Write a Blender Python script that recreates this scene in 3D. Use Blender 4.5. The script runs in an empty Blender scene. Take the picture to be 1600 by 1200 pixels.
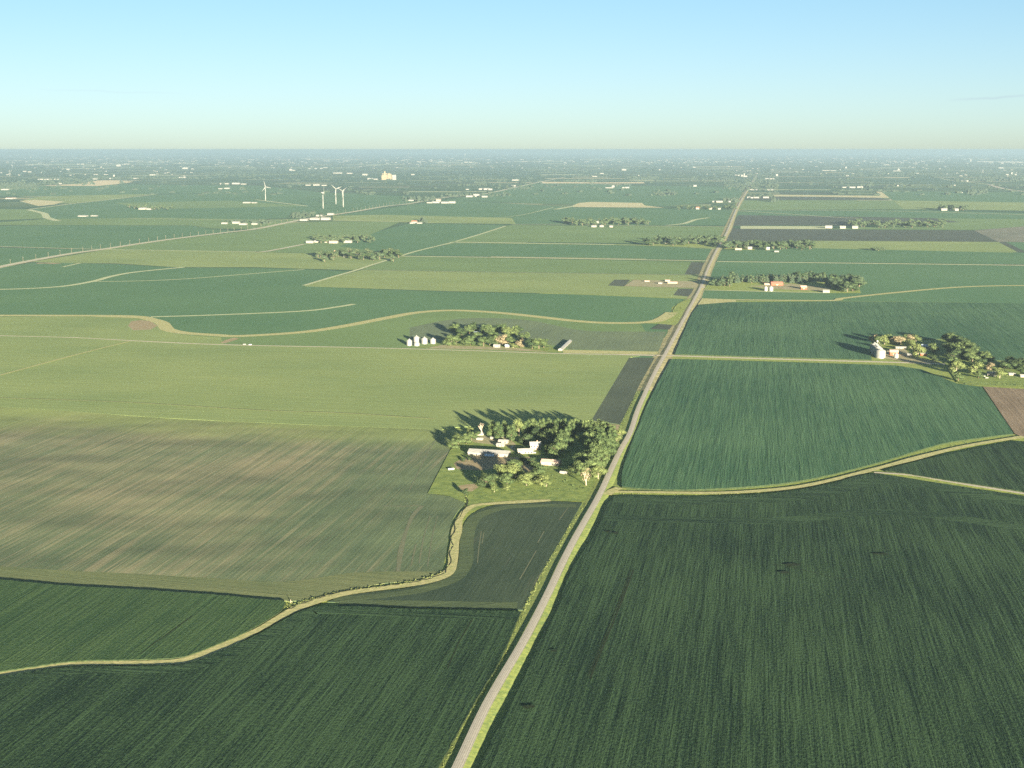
import bpy, bmesh, math, random
from mathutils import Vector, Matrix, noise
R = math.radians
random.seed(7)
scene = bpy.context.scene
COL = scene.collection
# ---------------------------------------------------------------- camera
H = 280.0            # camera height above the plain, metres
F = 2150.0           # focal length in pixels of the 1600 px wide photograph
Y0 = 233.5           # row of the true horizontal
PITCH = math.atan((600 - Y0) / F)
cam = bpy.data.cameras.new("camera"); cam.sensor_width = 36; cam.lens = 36 * F / 1600
cam.clip_start = 1; cam.clip_end = 200000
co = bpy.data.objects.new("camera", cam); COL.objects.link(co)
co.location = (0, 0, H); co.rotation_euler = (math.pi/2 - PITCH, 0, 0)
scene.camera = co
# ---------------------------------------------------------------- light
SUN_EL = R(6.7)
LIGHT_DIR = R(17.5)         # light travels 17.5 deg left of the view direction
world = bpy.data.worlds.new("World"); scene.world = world; world.use_nodes = True
wn = world.node_tree.nodes; wl = world.node_tree.links
sky = wn.new('ShaderNodeTexSky'); sky.sky_type = 'NISHITA'; sky.sun_disc = False
sky.sun_elevation = SUN_EL; sky.altitude = 280; sky.air_density = 0.5; sky.dust_density = 0.6; sky.ozone_density = 2.3
# sun comes from behind the camera, right side
sx, sy = math.sin(LIGHT_DIR), -math.cos(LIGHT_DIR)       # direction towards the sun (x, y)
sky.sun_rotation = math.atan2(sx, sy)
hs = wn.new('ShaderNodeHueSaturation'); hs.inputs['Saturation'].default_value = 1.0
wl.new(sky.outputs[0], hs.inputs['Color'])
gm = wn.new('ShaderNodeGamma'); gm.inputs[1].default_value = 0.7; wl.new(hs.outputs[0], gm.inputs[0])
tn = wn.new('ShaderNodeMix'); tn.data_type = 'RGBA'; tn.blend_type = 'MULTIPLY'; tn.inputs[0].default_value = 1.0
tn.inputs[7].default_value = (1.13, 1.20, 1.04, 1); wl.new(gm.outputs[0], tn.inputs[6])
# one thin streak of cloud low in the right of the sky and a fainter one at the left
tc = wn.new('ShaderNodeTexCoord'); sp_ = wn.new('ShaderNodeSeparateXYZ'); wl.new(tc.outputs['Generated'], sp_.inputs[0])
def wm(op, a, b=0.0):
    m = wn.new('ShaderNodeMath'); m.operation = op
    for i, v in enumerate((a, b)):
        if isinstance(v, (int, float)): m.inputs[i].default_value = v
        else: wl.new(v, m.inputs[i])
    return m.outputs[0]
wnoise = wn.new('ShaderNodeTexNoise'); wnoise.inputs['Scale'].default_value = 60; wnoise.inputs['Detail'].default_value = 3; wl.new(tc.outputs['Generated'], wnoise.inputs['Vector'])
def streak(x0, hw, z0, slope, th, amt):
    dx = wm('SUBTRACT', sp_.outputs[0], x0)
    dz = wm('SUBTRACT', wm('SUBTRACT', sp_.outputs[2], z0), wm('MULTIPLY', dx, slope))
    dz = wm('ADD', dz, wm('MULTIPLY', wm('SUBTRACT', wnoise.outputs['Fac'], 0.5), th*2.2))
    a = wm('MAXIMUM', wm('SUBTRACT', 1.0, wm('ABSOLUTE', wm('DIVIDE', dz, th))), 0.0)
    b = wm('MAXIMUM', wm('SUBTRACT', 1.0, wm('POWER', wm('ABSOLUTE', wm('DIVIDE', dx, hw)), 2.0)), 0.0)
    return wm('MULTIPLY', wm('MULTIPLY', a, b), amt)
cl_ = wm('ADD', streak(0.326, 0.032, 0.0345, 0.055, 0.0013, 0.30), streak(-0.275, 0.05, 0.039, -0.02, 0.0011, 0.10))
dk = wn.new('ShaderNodeMix'); dk.data_type = 'RGBA'; wl.new(cl_, dk.inputs[0]); wl.new(tn.outputs[2], dk.inputs[6]); dk.inputs[7].default_value = (1.5, 2.0, 2.6, 1)
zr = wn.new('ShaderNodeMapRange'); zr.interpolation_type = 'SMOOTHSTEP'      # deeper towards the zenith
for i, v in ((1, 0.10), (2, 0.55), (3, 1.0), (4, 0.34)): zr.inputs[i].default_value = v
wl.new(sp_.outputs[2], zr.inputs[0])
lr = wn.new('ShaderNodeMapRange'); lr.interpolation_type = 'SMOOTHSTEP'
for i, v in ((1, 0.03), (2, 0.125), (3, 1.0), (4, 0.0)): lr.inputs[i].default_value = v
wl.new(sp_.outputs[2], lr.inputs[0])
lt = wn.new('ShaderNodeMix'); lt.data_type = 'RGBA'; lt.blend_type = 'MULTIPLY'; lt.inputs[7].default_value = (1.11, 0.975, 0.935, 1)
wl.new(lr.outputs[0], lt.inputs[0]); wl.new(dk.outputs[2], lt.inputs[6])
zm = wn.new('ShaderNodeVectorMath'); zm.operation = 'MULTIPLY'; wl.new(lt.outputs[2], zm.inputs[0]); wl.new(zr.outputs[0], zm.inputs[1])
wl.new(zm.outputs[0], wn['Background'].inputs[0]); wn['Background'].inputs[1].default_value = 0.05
sun = bpy.data.lights.new("sun", 'SUN'); sun.energy = 5.0; sun.angle = R(0.5); sun.color = (1.0, 0.86, 0.62)
so = bpy.data.objects.new("sun", sun); COL.objects.link(so)
so.rotation_euler = Vector((sx*math.cos(SUN_EL), sy*math.cos(SUN_EL), math.sin(SUN_EL))).to_track_quat('Z', 'Y').to_euler()
scene.view_settings.view_transform = 'Standard'; scene.view_settings.look = 'None'
scene.view_settings.exposure = 2.53; scene.view_settings.gamma = 1.0
scene.cycles.use_denoising = False
scene.cycles.max_bounces = 6; scene.cycles.volume_bounces = 1
scene.cycles.volume_max_steps = 64
scene.cycles.sample_clamp_indirect = 0.3; scene.cycles.sample_clamp_direct = 0.6
# ---------------------------------------------------------------- helpers
def P(x, y, z=0.0):
    u = (x - 800) / F; v = (600 - y) / F
    c, s = math.cos(PITCH), math.sin(PITCH)
    d = Vector((u, c + v*s, -s + v*c))
    t = (H - z) / -d.z
    return Vector((d.x*t, d.y*t, z))
def ppm(y): return (y - Y0) / H      # photo pixels per metre on a line across the view
TH = math.atan((1190 - 800) / math.hypot(F, 600 - Y0)) # road bearing, right of the view axis
def grid(x, y):                   # road-grid metres -> world (x across, y along the road)
    return Vector((x*math.cos(TH) + y*math.sin(TH), -x*math.sin(TH) + y*math.cos(TH), 0))
def S(pts, step=6.0):             # smooth open chain through pixel points
    out = []
    n = len(pts)
    for i in range(n-1):
        p0 = pts[max(i-1, 0)]; p1 = pts[i]; p2 = pts[i+1]; p3 = pts[min(i+2, n-1)]
        k = max(1, int(math.dist(p1, p2) / step))
        for j in range(k):
            t = j / k
            out.append(tuple(0.5*((2*p1[a]) + (-p0[a]+p2[a])*t + (2*p0[a]-5*p1[a]+4*p2[a]-p3[a])*t*t + (-p0[a]+3*p1[a]-3*p2[a]+p3[a])*t**3) for a in (0, 1)))
    out.append(tuple(pts[-1]))
    return out
def link_mesh(name, bm, mats, parent=None, smooth=False):
    me = bpy.data.meshes.new(name); bm.to_mesh(me); bm.free()
    for m in (mats if isinstance(mats, (list, tuple)) else [mats]): me.materials.append(m)
    if smooth:
        for p in me.polygons: p.use_smooth = True
    o = bpy.data.objects.new(name, me); COL.objects.link(o)
    if parent is not None: o.parent = parent
    return o
def tag(o, label, cat, group=None):
    o['label'] = label; o['category'] = cat
    if group: o['group'] = group
    return o
def thing(name, label, cat, loc=(0, 0, 0), rz=0.0, group=None):
    o = bpy.data.objects.new(name, None); COL.objects.link(o)
    o.empty_display_size = 2
    o.location = loc; o.rotation_euler = (0, 0, rz)
    return tag(o, label, cat, group)
def struct(o, kind='structure'):
    o['kind'] = kind; return o
# ---------------------------------------------------------------- materials
def new_mat(name):
    m = bpy.data.materials.new(name); m.use_nodes = True
    nt = m.node_tree; b = nt.nodes['Principled BSDF']
    b.inputs['Roughness'].default_value = 0.9
    b.inputs['Specular IOR Level'].default_value = 0.15
    return m, nt, b
def N(nt, typ, **kw):
    n = nt.nodes.new(typ)
    for k, v in kw.items(): setattr(n, k, v)
    return n
def noise_tex(nt, vec, scale, detail=2.0, rough=0.5):
    n = N(nt, 'ShaderNodeTexNoise'); n.inputs['Scale'].default_value = scale
    n.inputs['Detail'].default_value = detail; n.inputs['Roughness'].default_value = rough
    nt.links.new(vec, n.inputs['Vector']); return n.outputs['Fac']
def scaled(nt, vec, sx_, sy_, off=0.0):
    m = N(nt, 'ShaderNodeMapping'); m.inputs['Scale'].default_value = (sx_, sy_, 1)
    m.inputs['Location'].default_value = (off, off*0.7, 0)
    nt.links.new(vec, m.inputs['Vector']); return m.outputs[0]
def rot_pos(nt, ang):
    g = N(nt, 'ShaderNodeNewGeometry')
    r = N(nt, 'ShaderNodeVectorRotate', rotation_type='Z_AXIS'); r.inputs['Angle'].default_value = ang
    nt.links.new(g.outputs['Position'], r.inputs['Vector']); return r.outputs[0]
def mixc(nt, fac, a, b, blend='MIX'):
    m = N(nt, 'ShaderNodeMix', data_type='RGBA', blend_type=blend)
    for sock, v in ((m.inputs[0], fac), (m.inputs[6], a), (m.inputs[7], b)):
        if isinstance(v, (int, float)): sock.default_value = v
        elif isinstance(v, tuple): sock.default_value = (*v, 1)
        else: nt.links.new(v, sock)
    return m.outputs[2]
def ramp(nt, fac, lo, hi):
    m = N(nt, 'ShaderNodeMapRange'); m.inputs[1].default_value = lo; m.inputs[2].default_value = hi
    m.interpolation_type = 'SMOOTHSTEP'
    nt.links.new(fac, m.inputs[0]); return m.outputs[0]
def math_n(nt, op, a, b):
    m = N(nt, 'ShaderNodeMath', operation=op)
    for i, v in enumerate((a, b)):
        if isinstance(v, (int, float)): m.inputs[i].default_value = v
        else: nt.links.new(v, m.inputs[i])
    return m.outputs[0]
_a = P(0, 635.5); _b = P(540, 666)
EDGE_Y = 0.5*sum(p.x*math.sin(TH) + p.y*math.cos(TH) for p in (_a, _b))
def field_mat(name, dark, light, stain=None, ang=0.0, contrast=1.0, patch=130.0, stain_lo=0.5, stain_hi=0.75, bump=0.6, rough_rows=1.0, swell=0.0, off=0.0, rowlen=1.0):
    """crop field: rows run along the road grid (ang=0) or across it (ang=90)"""
    m, nt, b = new_mat(name)
    v = rot_pos(nt, TH + R(ang))
    rows = noise_tex(nt, scaled(nt, v, 0.62, 0.018/rowlen, off), 1.0, 2.0, 0.6)      # single rows
    bands = noise_tex(nt, scaled(nt, v, 0.13, 0.005/rowlen, off), 1.0, 3.0, 0.6)   # planter passes
    spk = noise_tex(nt, scaled(nt, v, 1.0, 0.55, off), 0.75, 2.0, 0.75)               # plants
    pat = noise_tex(nt, scaled(nt, v, 1.0, 0.7, off), 1.0/patch, 3.0, 0.55)
    f1 = math_n(nt, 'MULTIPLY', math_n(nt, 'SUBTRACT', rows, 0.5), 1.7*contrast*rough_rows)
    f2 = math_n(nt, 'MULTIPLY', math_n(nt, 'SUBTRACT', bands, 0.5), 1.0*contrast)
    f3 = math_n(nt, 'MULTIPLY', math_n(nt, 'SUBTRACT', spk, 0.5), 3.0*contrast)
    f4 = math_n(nt, 'MULTIPLY', math_n(nt, 'SUBTRACT', pat, 0.5), 2.0)
    tot = math_n(nt, 'ADD', math_n(nt, 'ADD', f1, f2), math_n(nt, 'ADD', f3, f4))
    fac = math_n(nt, 'ADD', tot, 0.5)
    cl = N(nt, 'ShaderNodeClamp'); nt.links.new(fac, cl.inputs[0])
    col = mixc(nt, cl.outputs[0], dark, light)
    if stain:
        big = noise_tex(nt, scaled(nt, v, 1.0, 0.55, off+31.0), 1.0/(patch*1.3), 3.0, 0.6)
        st2 = noise_tex(nt, scaled(nt, v, 0.42, 0.006, off+5), 1.0, 3.0, 0.7)
        if name.startswith('streaky'):
            sp = N(nt, 'ShaderNodeSeparateXYZ'); nt.links.new(v, sp.inputs[0])
            mr_ = N(nt, 'ShaderNodeMapRange'); mr_.inputs[1].default_value = -150; mr_.inputs[2].default_value = -560; mr_.inputs[3].default_value = -0.16; mr_.inputs[4].default_value = 0.13
            nt.links.new(sp.outputs[0], mr_.inputs[0]); big = math_n(nt, 'ADD', big, mr_.outputs[0])
        sf = ramp(nt, math_n(nt, 'ADD', big, math_n(nt, 'MULTIPLY', math_n(nt, 'SUBTRACT', st2, 0.5), 0.85)), stain_lo, stain_hi)
        col = mixc(nt, sf, col, stain)
        if name.startswith('streaky'):      # thins out into the light field along its far edge
            nb = noise_tex(nt, scaled(nt, v, 0.012, 0.02, 9), 1.0, 4.0, 0.6)
            yy = math_n(nt, 'ADD', sp.outputs[1], math_n(nt, 'MULTIPLY', math_n(nt, 'SUBTRACT', nb, 0.5), 160.0))
            col = mixc(nt, math_n(nt, 'MULTIPLY', ramp(nt, yy, EDGE_Y - 150.0, EDGE_Y + 10.0), 0.85), col, (0.29, 0.36, 0.13))
    nt.links.new(col, b.inputs['Base Color'])
    bp = N(nt, 'ShaderNodeBump'); bp.inputs['Strength'].default_value = bump; bp.inputs['Distance'].default_value = 0.5
    hgt = math_n(nt, 'ADD', math_n(nt, 'ADD', math_n(nt, 'MULTIPLY', rows, 0.8), math_n(nt, 'MULTIPLY', spk, 0.6)), math_n(nt, 'MULTIPLY', bands, 1.5))
    nt.links.new(hgt, bp.inputs['Height']); last = bp.outputs[0]
    if swell:
        sw = noise_tex(nt, scaled(nt, v, 1.0, 1.5, off+77), 1.0/170.0, 2.0, 0.5)
        b2 = N(nt, 'ShaderNodeBump'); b2.inputs['Strength'].default_value = 1.0; b2.inputs['Distance'].default_value = swell
        nt.links.new(sw, b2.inputs['Height']); nt.links.new(last, b2.inputs['Normal']); last = b2.outputs[0]
    nt.links.new(last, b.inputs['Normal'])
    return m
def plain_mat(name, c, c2=None, scale=0.5, rough=0.8, metallic=0.0, bump=0.0, detail=4.0):
    m, nt, b = new_mat(name)
    g = N(nt, 'ShaderNodeNewGeometry')
    if c2 is None: c2 = tuple(x*0.8 for x in c)
    f = noise_tex(nt, g.outputs['Position'], scale, detail, 0.6)
    nt.links.new(mixc(nt, ramp(nt, f, 0.32, 0.68), c2, c), b.inputs['Base Color'])
    b.inputs['Roughness'].default_value = rough; b.inputs['Metallic'].default_value = metallic
    if bump:
        bp = N(nt, 'ShaderNodeBump'); bp.inputs['Strength'].default_value = bump; bp.inputs['Distance'].default_value = 0.3
        nt.links.new(f, bp.inputs['Height']); nt.links.new(bp.outputs[0], b.inputs['Normal'])
    return m
def leaf_mat(name, c1, c2):
    m, nt, b = new_mat(name)
    oi = N(nt, 'ShaderNodeObjectInfo'); g = N(nt, 'ShaderNodeNewGeometry')
    f = noise_tex(nt, g.outputs['Position'], 0.45, 3.0, 0.6)
    isl = math_n(nt, 'ADD', math_n(nt, 'MULTIPLY', g.outputs['Random Per Island'], 0.5), math_n(nt, 'MULTIPLY', oi.outputs['Random'], 0.5))
    ff = math_n(nt, 'ADD', math_n(nt, 'MULTIPLY', isl, 0.8), math_n(nt, 'MULTIPLY', math_n(nt, 'SUBTRACT', f, 0.4), 0.9))
    cl = N(nt, 'ShaderNodeClamp'); nt.links.new(ff, cl.inputs[0])
    nt.links.new(mixc(nt, cl.outputs[0], c1, c2), b.inputs['Base Color'])
    return m
M = {}
M['corn'] = field_mat('corn_field', (0.010, 0.033, 0.019), (0.054, 0.108, 0.049), contrast=1.25, bump=0.8, patch=160)
M['corn_mid'] = field_mat('corn_field_mid', (0.040, 0.115, 0.062), (0.104, 0.208, 0.106), contrast=1.1, bump=0.8, patch=200, off=11)
M['corn_green'] = field_mat('corn_field_green', (0.034, 0.084, 0.036), (0.088, 0.154, 0.060), contrast=1.1, bump=0.8, patch=120, off=23)
M['smooth'] = field_mat('smooth_green_crop', (0.092, 0.205, 0.100), (0.125, 0.245, 0.118), contrast=0.3, bump=0.2, patch=260, off=3)
M['mid'] = field_mat('mid_green_crop', (0.160, 0.260, 0.105), (0.215, 0.325, 0.130), contrast=0.4, bump=0.2, patch=220, off=41, ang=90)
M['light'] = field_mat('light_green_crop', (0.225, 0.315, 0.125), (0.330, 0.410, 0.160), stain=(0.48, 0.50, 0.28), stain_lo=0.70, stain_hi=1.0, contrast=0.55, bump=0.25, patch=200, off=51, ang=90)
M['soy'] = field_mat('dark_soy_field', (0.077, 0.097, 0.083), (0.105, 0.130, 0.099), contrast=0.5, bump=0.2, patch=150, off=61)
M['soy_near'] = field_mat('dark_soy_strip', (0.078, 0.106, 0.080), (0.108, 0.140, 0.100), contrast=0.6, bump=0.2, patch=90, off=63)
M['soy_b'] = field_mat('soy_field_beside_grove', (0.150, 0.205, 0.130), (0.200, 0.262, 0.150), contrast=0.7, bump=0.3, patch=70, off=66)
M['soy_small'] = field_mat('soy_field_with_bare_streaks', (0.040, 0.072, 0.048), (0.074, 0.112, 0.070), stain=(0.240, 0.230, 0.170), stain_lo=0.62, stain_hi=0.95, contrast=0.6, bump=0.3, patch=90, off=71)
M['streaky'] = field_mat('streaky_soy_field', (0.110, 0.165, 0.096), (0.168, 0.222, 0.122), stain=(0.400, 0.355, 0.225), stain_lo=0.40, stain_hi=0.95, contrast=0.9, bump=0.35, patch=150, off=81, swell=3.5)
M['headland'] = field_mat('headland_rows', (0.150, 0.195, 0.095), (0.230, 0.260, 0.125), contrast=0.8, bump=0.3, patch=60, off=85, ang=96)
M['corn_end'] = field_mat('corn_end_rows', (0.013, 0.038, 0.022), (0.058, 0.112, 0.052), contrast=1.2, bump=0.9, patch=80, off=29, ang=88)
M['headland_green'] = field_mat('green_headland', (0.080, 0.120, 0.065), (0.120, 0.165, 0.080), contrast=0.8, bump=0.3, patch=40, off=87, ang=60)
M['brown'] = field_mat('bare_brown_field', (0.22, 0.17, 0.12), (0.34, 0.27, 0.20), contrast=1.2, bump=0.4, patch=60, off=91)
M['stripe'] = field_mat('striped_residue_field', (0.11, 0.14, 0.11), (0.36, 0.34, 0.27), contrast=2.5, bump=0.1, patch=300, off=95, ang=62)
M['gold'] = field_mat('ripe_grain_field', (0.600, 0.560, 0.330), (0.720, 0.660, 0.400), contrast=0.4, bump=0.1, patch=200, off=15, ang=90)
M['orange'] = field_mat('ripe_wheat_field', (0.800, 0.660, 0.400), (0.880, 0.740, 0.480), contrast=0.3, bump=0.1, patch=200, off=17, ang=90)
M['crop_edge'] = plain_mat('shaded_crop_edge', (0.035, 0.055, 0.022), (0.018, 0.028, 0.014), scale=0.6)  # crop skirt colour darkened to stand for the shade between the leaves
M['grass'] = plain_mat('rough_grass', (0.400, 0.460, 0.130), (0.220, 0.310, 0.090), scale=0.22, bump=0.6, detail=6)
M['lush'] = plain_mat('lush_grass', (0.300, 0.380, 0.110), (0.170, 0.250, 0.080), scale=0.13, bump=0.6, detail=6)
M['verge'] = plain_mat('road_verge_grass', (0.340, 0.400, 0.120), (0.190, 0.270, 0.090), scale=0.3, bump=0.5, detail=6)
M['verge_dry'] = plain_mat('dry_verge_grass', (0.520, 0.470, 0.260), (0.240, 0.250, 0.130), scale=0.12, bump=0.5, detail=6)
M['strip'] = plain_mat('dry_grass_strip', (0.620, 0.580, 0.300), (0.420, 0.440, 0.200), scale=0.3, bump=0.5, detail=5)
M['strip_pale'] = plain_mat('pale_grass_strip', (0.620, 0.660, 0.420), (0.500, 0.560, 0.330), scale=0.1)
M['gravel'] = plain_mat('pale_gravel', (0.660, 0.620, 0.500), (0.560, 0.520, 0.420), scale=0.9, detail=5)
M['soil'] = plain_mat('bare_soil', (0.460, 0.380, 0.240), (0.340, 0.290, 0.170), scale=0.15, bump=0.3)
M['pale_soil'] = plain_mat('pale_soil', (0.240, 0.250, 0.165), (0.150, 0.180, 0.110), scale=0.8)
M['pale_crop'] = plain_mat('pale_crop_gap', (0.50, 0.53, 0.30), (0.36, 0.42, 0.2), scale=0.3)
M['ditch'] = plain_mat('creek_bed', (0.06, 0.07, 0.045), (0.035, 0.05, 0.03), scale=0.3)
M['yard'] = plain_mat('yard_gravel', (0.500, 0.440, 0.300), (0.320, 0.330, 0.170), scale=0.12)
# patchwork of far fields
def ground_mat():
    m, nt, b = new_mat('distant_farmland')
    v = rot_pos(nt, TH)
    def cells(cx, cy, off):
        s = scaled(nt, v, 1.0/cx, 1.0/cy, off)
        fl = N(nt, 'ShaderNodeVectorMath', operation='FLOOR'); nt.links.new(s, fl.inputs[0])
        wnz = N(nt, 'ShaderNodeTexWhiteNoise', noise_dimensions='2D'); nt.links.new(fl.outputs[0], wnz.inputs['Vector'])
        return wnz.outputs['Value'], wnz.outputs['Color']
    a, ac = cells(820, 410, 0.3); c, cc = cells(410, 230, 0.7)
    cr = N(nt, 'ShaderNodeValToRGB'); cr.color_ramp.interpolation = 'CONSTANT'
    e = cr.color_ramp.elements
    stops = [(0, (0.060, 0.135, 0.072)), (0.30, (0.080, 0.160, 0.080)), (0.52, (0.115, 0.185, 0.085)), (0.66, (0.190, 0.270, 0.130)), (0.77, (0.080, 0.100, 0.090)), (0.84, (0.075, 0.15, 0.07)), (0.91, (0.36, 0.40, 0.22)), (0.965, (0.55, 0.50, 0.32))]
    e[0].position = 0; e[0].color = (*stops[0][1], 1); e[1].position = stops[1][0]; e[1].color = (*stops[1][1], 1)
    for p, cl in stops[2:]:
        x = e.new(p); x.color = (*cl, 1)
    mixv = N(nt, 'ShaderNodeMix', data_type='FLOAT')
    sel = math_n(nt, 'GREATER_THAN', a, 0.45)
    nt.links.new(sel, mixv.inputs[0]); nt.links.new(a, mixv.inputs[2]); nt.links.new(c, mixv.inputs[3])
    nt.links.new(mixv.outputs[0], cr.inputs[0])
    f = noise_tex(nt, scaled(nt, v, 1, 1), 1/900.0, 3.0)
    col = mixc(nt, ramp(nt, f, 0.3, 0.7), cr.outputs[0], (0.075, 0.14, 0.072), 'MIX')
    nt.nodes[-1] if False else None
    mm = mixc(nt, 0.45, cr.outputs[0], col)
    nt.links.new(mm, b.inputs['Base Color'])
    return m
M['ground'] = ground_mat()
# ---------------------------------------------------------------- ground, fields
bm = bmesh.new()
RAD = 80000.0
ring = [bm.verts.new((RAD*math.sin(a), RAD*math.cos(a), 0)) for a in [R(-60 + 120*i/120) for i in range(121)]]
near = [bm.verts.new((3500, -2500, 0)), bm.verts.new((-3500, -2500, 0))]
bm.faces.new(list(reversed(ring + near)))
g = link_mesh('ground', bm, M['ground']); struct(g)
for p in g.data.polygons: assert p.normal.z > 0
ZL = [0.02]
def znext(d=0.0042):
    ZL[0] += d; return ZL[0]
def resample(pts, step=5.0):
    out = []
    for i, p in enumerate(pts):
        q = pts[(i+1) % len(pts)]
        k = max(1, int(math.dist(p, q) / step))
        for j in range(k): out.append((p[0]+(q[0]-p[0])*j/k, p[1]+(q[1]-p[1])*j/k))
    return out
def field(pts, mat, h=0.0, jit=0.0, name='field'):
    """outline traced at crop height h, skirts down to the soil"""
    z = h if h else znext()
    if h: pts = resample(pts, 4.0)
    bm = bmesh.new()
    vs = []
    for p in pts:
        w = P(p[0], p[1], z)
        if jit: w.x += random.uniform(-jit, jit); w.y += random.uniform(-jit, jit)*1.5
        vs.append(bm.verts.new(w))
    f = bm.faces.new(vs)
    f.normal_update()
    if f.normal.z < 0: f.normal_flip()
    if h:
        n = len(vs); low = [bm.verts.new((v.co.x, v.co.y, 0)) for v in vs]
        for i in range(n):
            bm.faces.new((vs[i], vs[(i+1) % n], low[(i+1) % n], low[i])).material_index = 1 if h > 0.5 else 0
    bmesh.ops.triangulate(bm, faces=[f], ngon_method='EAR_CLIP')
    bmesh.ops.recalc_face_normals(bm, faces=bm.faces[:]) if h else None
    o = link_mesh(name, bm, [mat, M['crop_edge']])
    return struct(o)
def world_chain(pts, z=0.0): return [P(x, y, z) for x, y in pts]
def ribbon(pts, prof, mat, name, zbase=0.0, smooth=True, step=6.0, wob=0.0):
    """prof: list of (offset metres, height) across the line; a number gives a flat ribbon of that width"""
    if smooth: pts = S(pts, step)
    if isinstance(prof, (int, float)):
        prof *= 1.0
        z = znext(); prof = [(-prof/2, z), (prof/2, z)]
        zz = z
    else: zz = max(p[1] for p in prof)
    w = world_chain(pts, zz)
    bm = bmesh.new(); rows = []
    for i, p in enumerate(w):
        a = w[max(i-1, 0)]; b = w[min(i+1, len(w)-1)]
        d = (b - a); d.z = 0
        if d.length < 1e-6: d = Vector((0, 1, 0))
        d.normalize(); nrm = Vector((d.y, -d.x, 0))
        k = 1.0 + (noise.noise(p*0.02)*wob if wob else 0)
        rows.append([bm.verts.new((p.x + nrm.x*o*k, p.y + nrm.y*o*k, h)) for o, h in prof])
    for i in range(len(rows)-1):
        for j in range(len(prof)-1):
            f = bm.faces.new((rows[i][j], rows[i][j+1], rows[i+1][j+1], rows[i+1][j]))
            f.normal_update()
            if f.normal.z < 0: f.normal_flip()
    return struct(link_mesh(name, bm, mat))
# near rough grass under everything (shows in the strips between the crops)
field([(-500, 1700), (2300, 1700), (2000, 560), (1700, 470), (1090, 448), (1060, 448), (600, 470), (0, 492), (-400, 492)], M['grass'], name='grassland')
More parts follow.
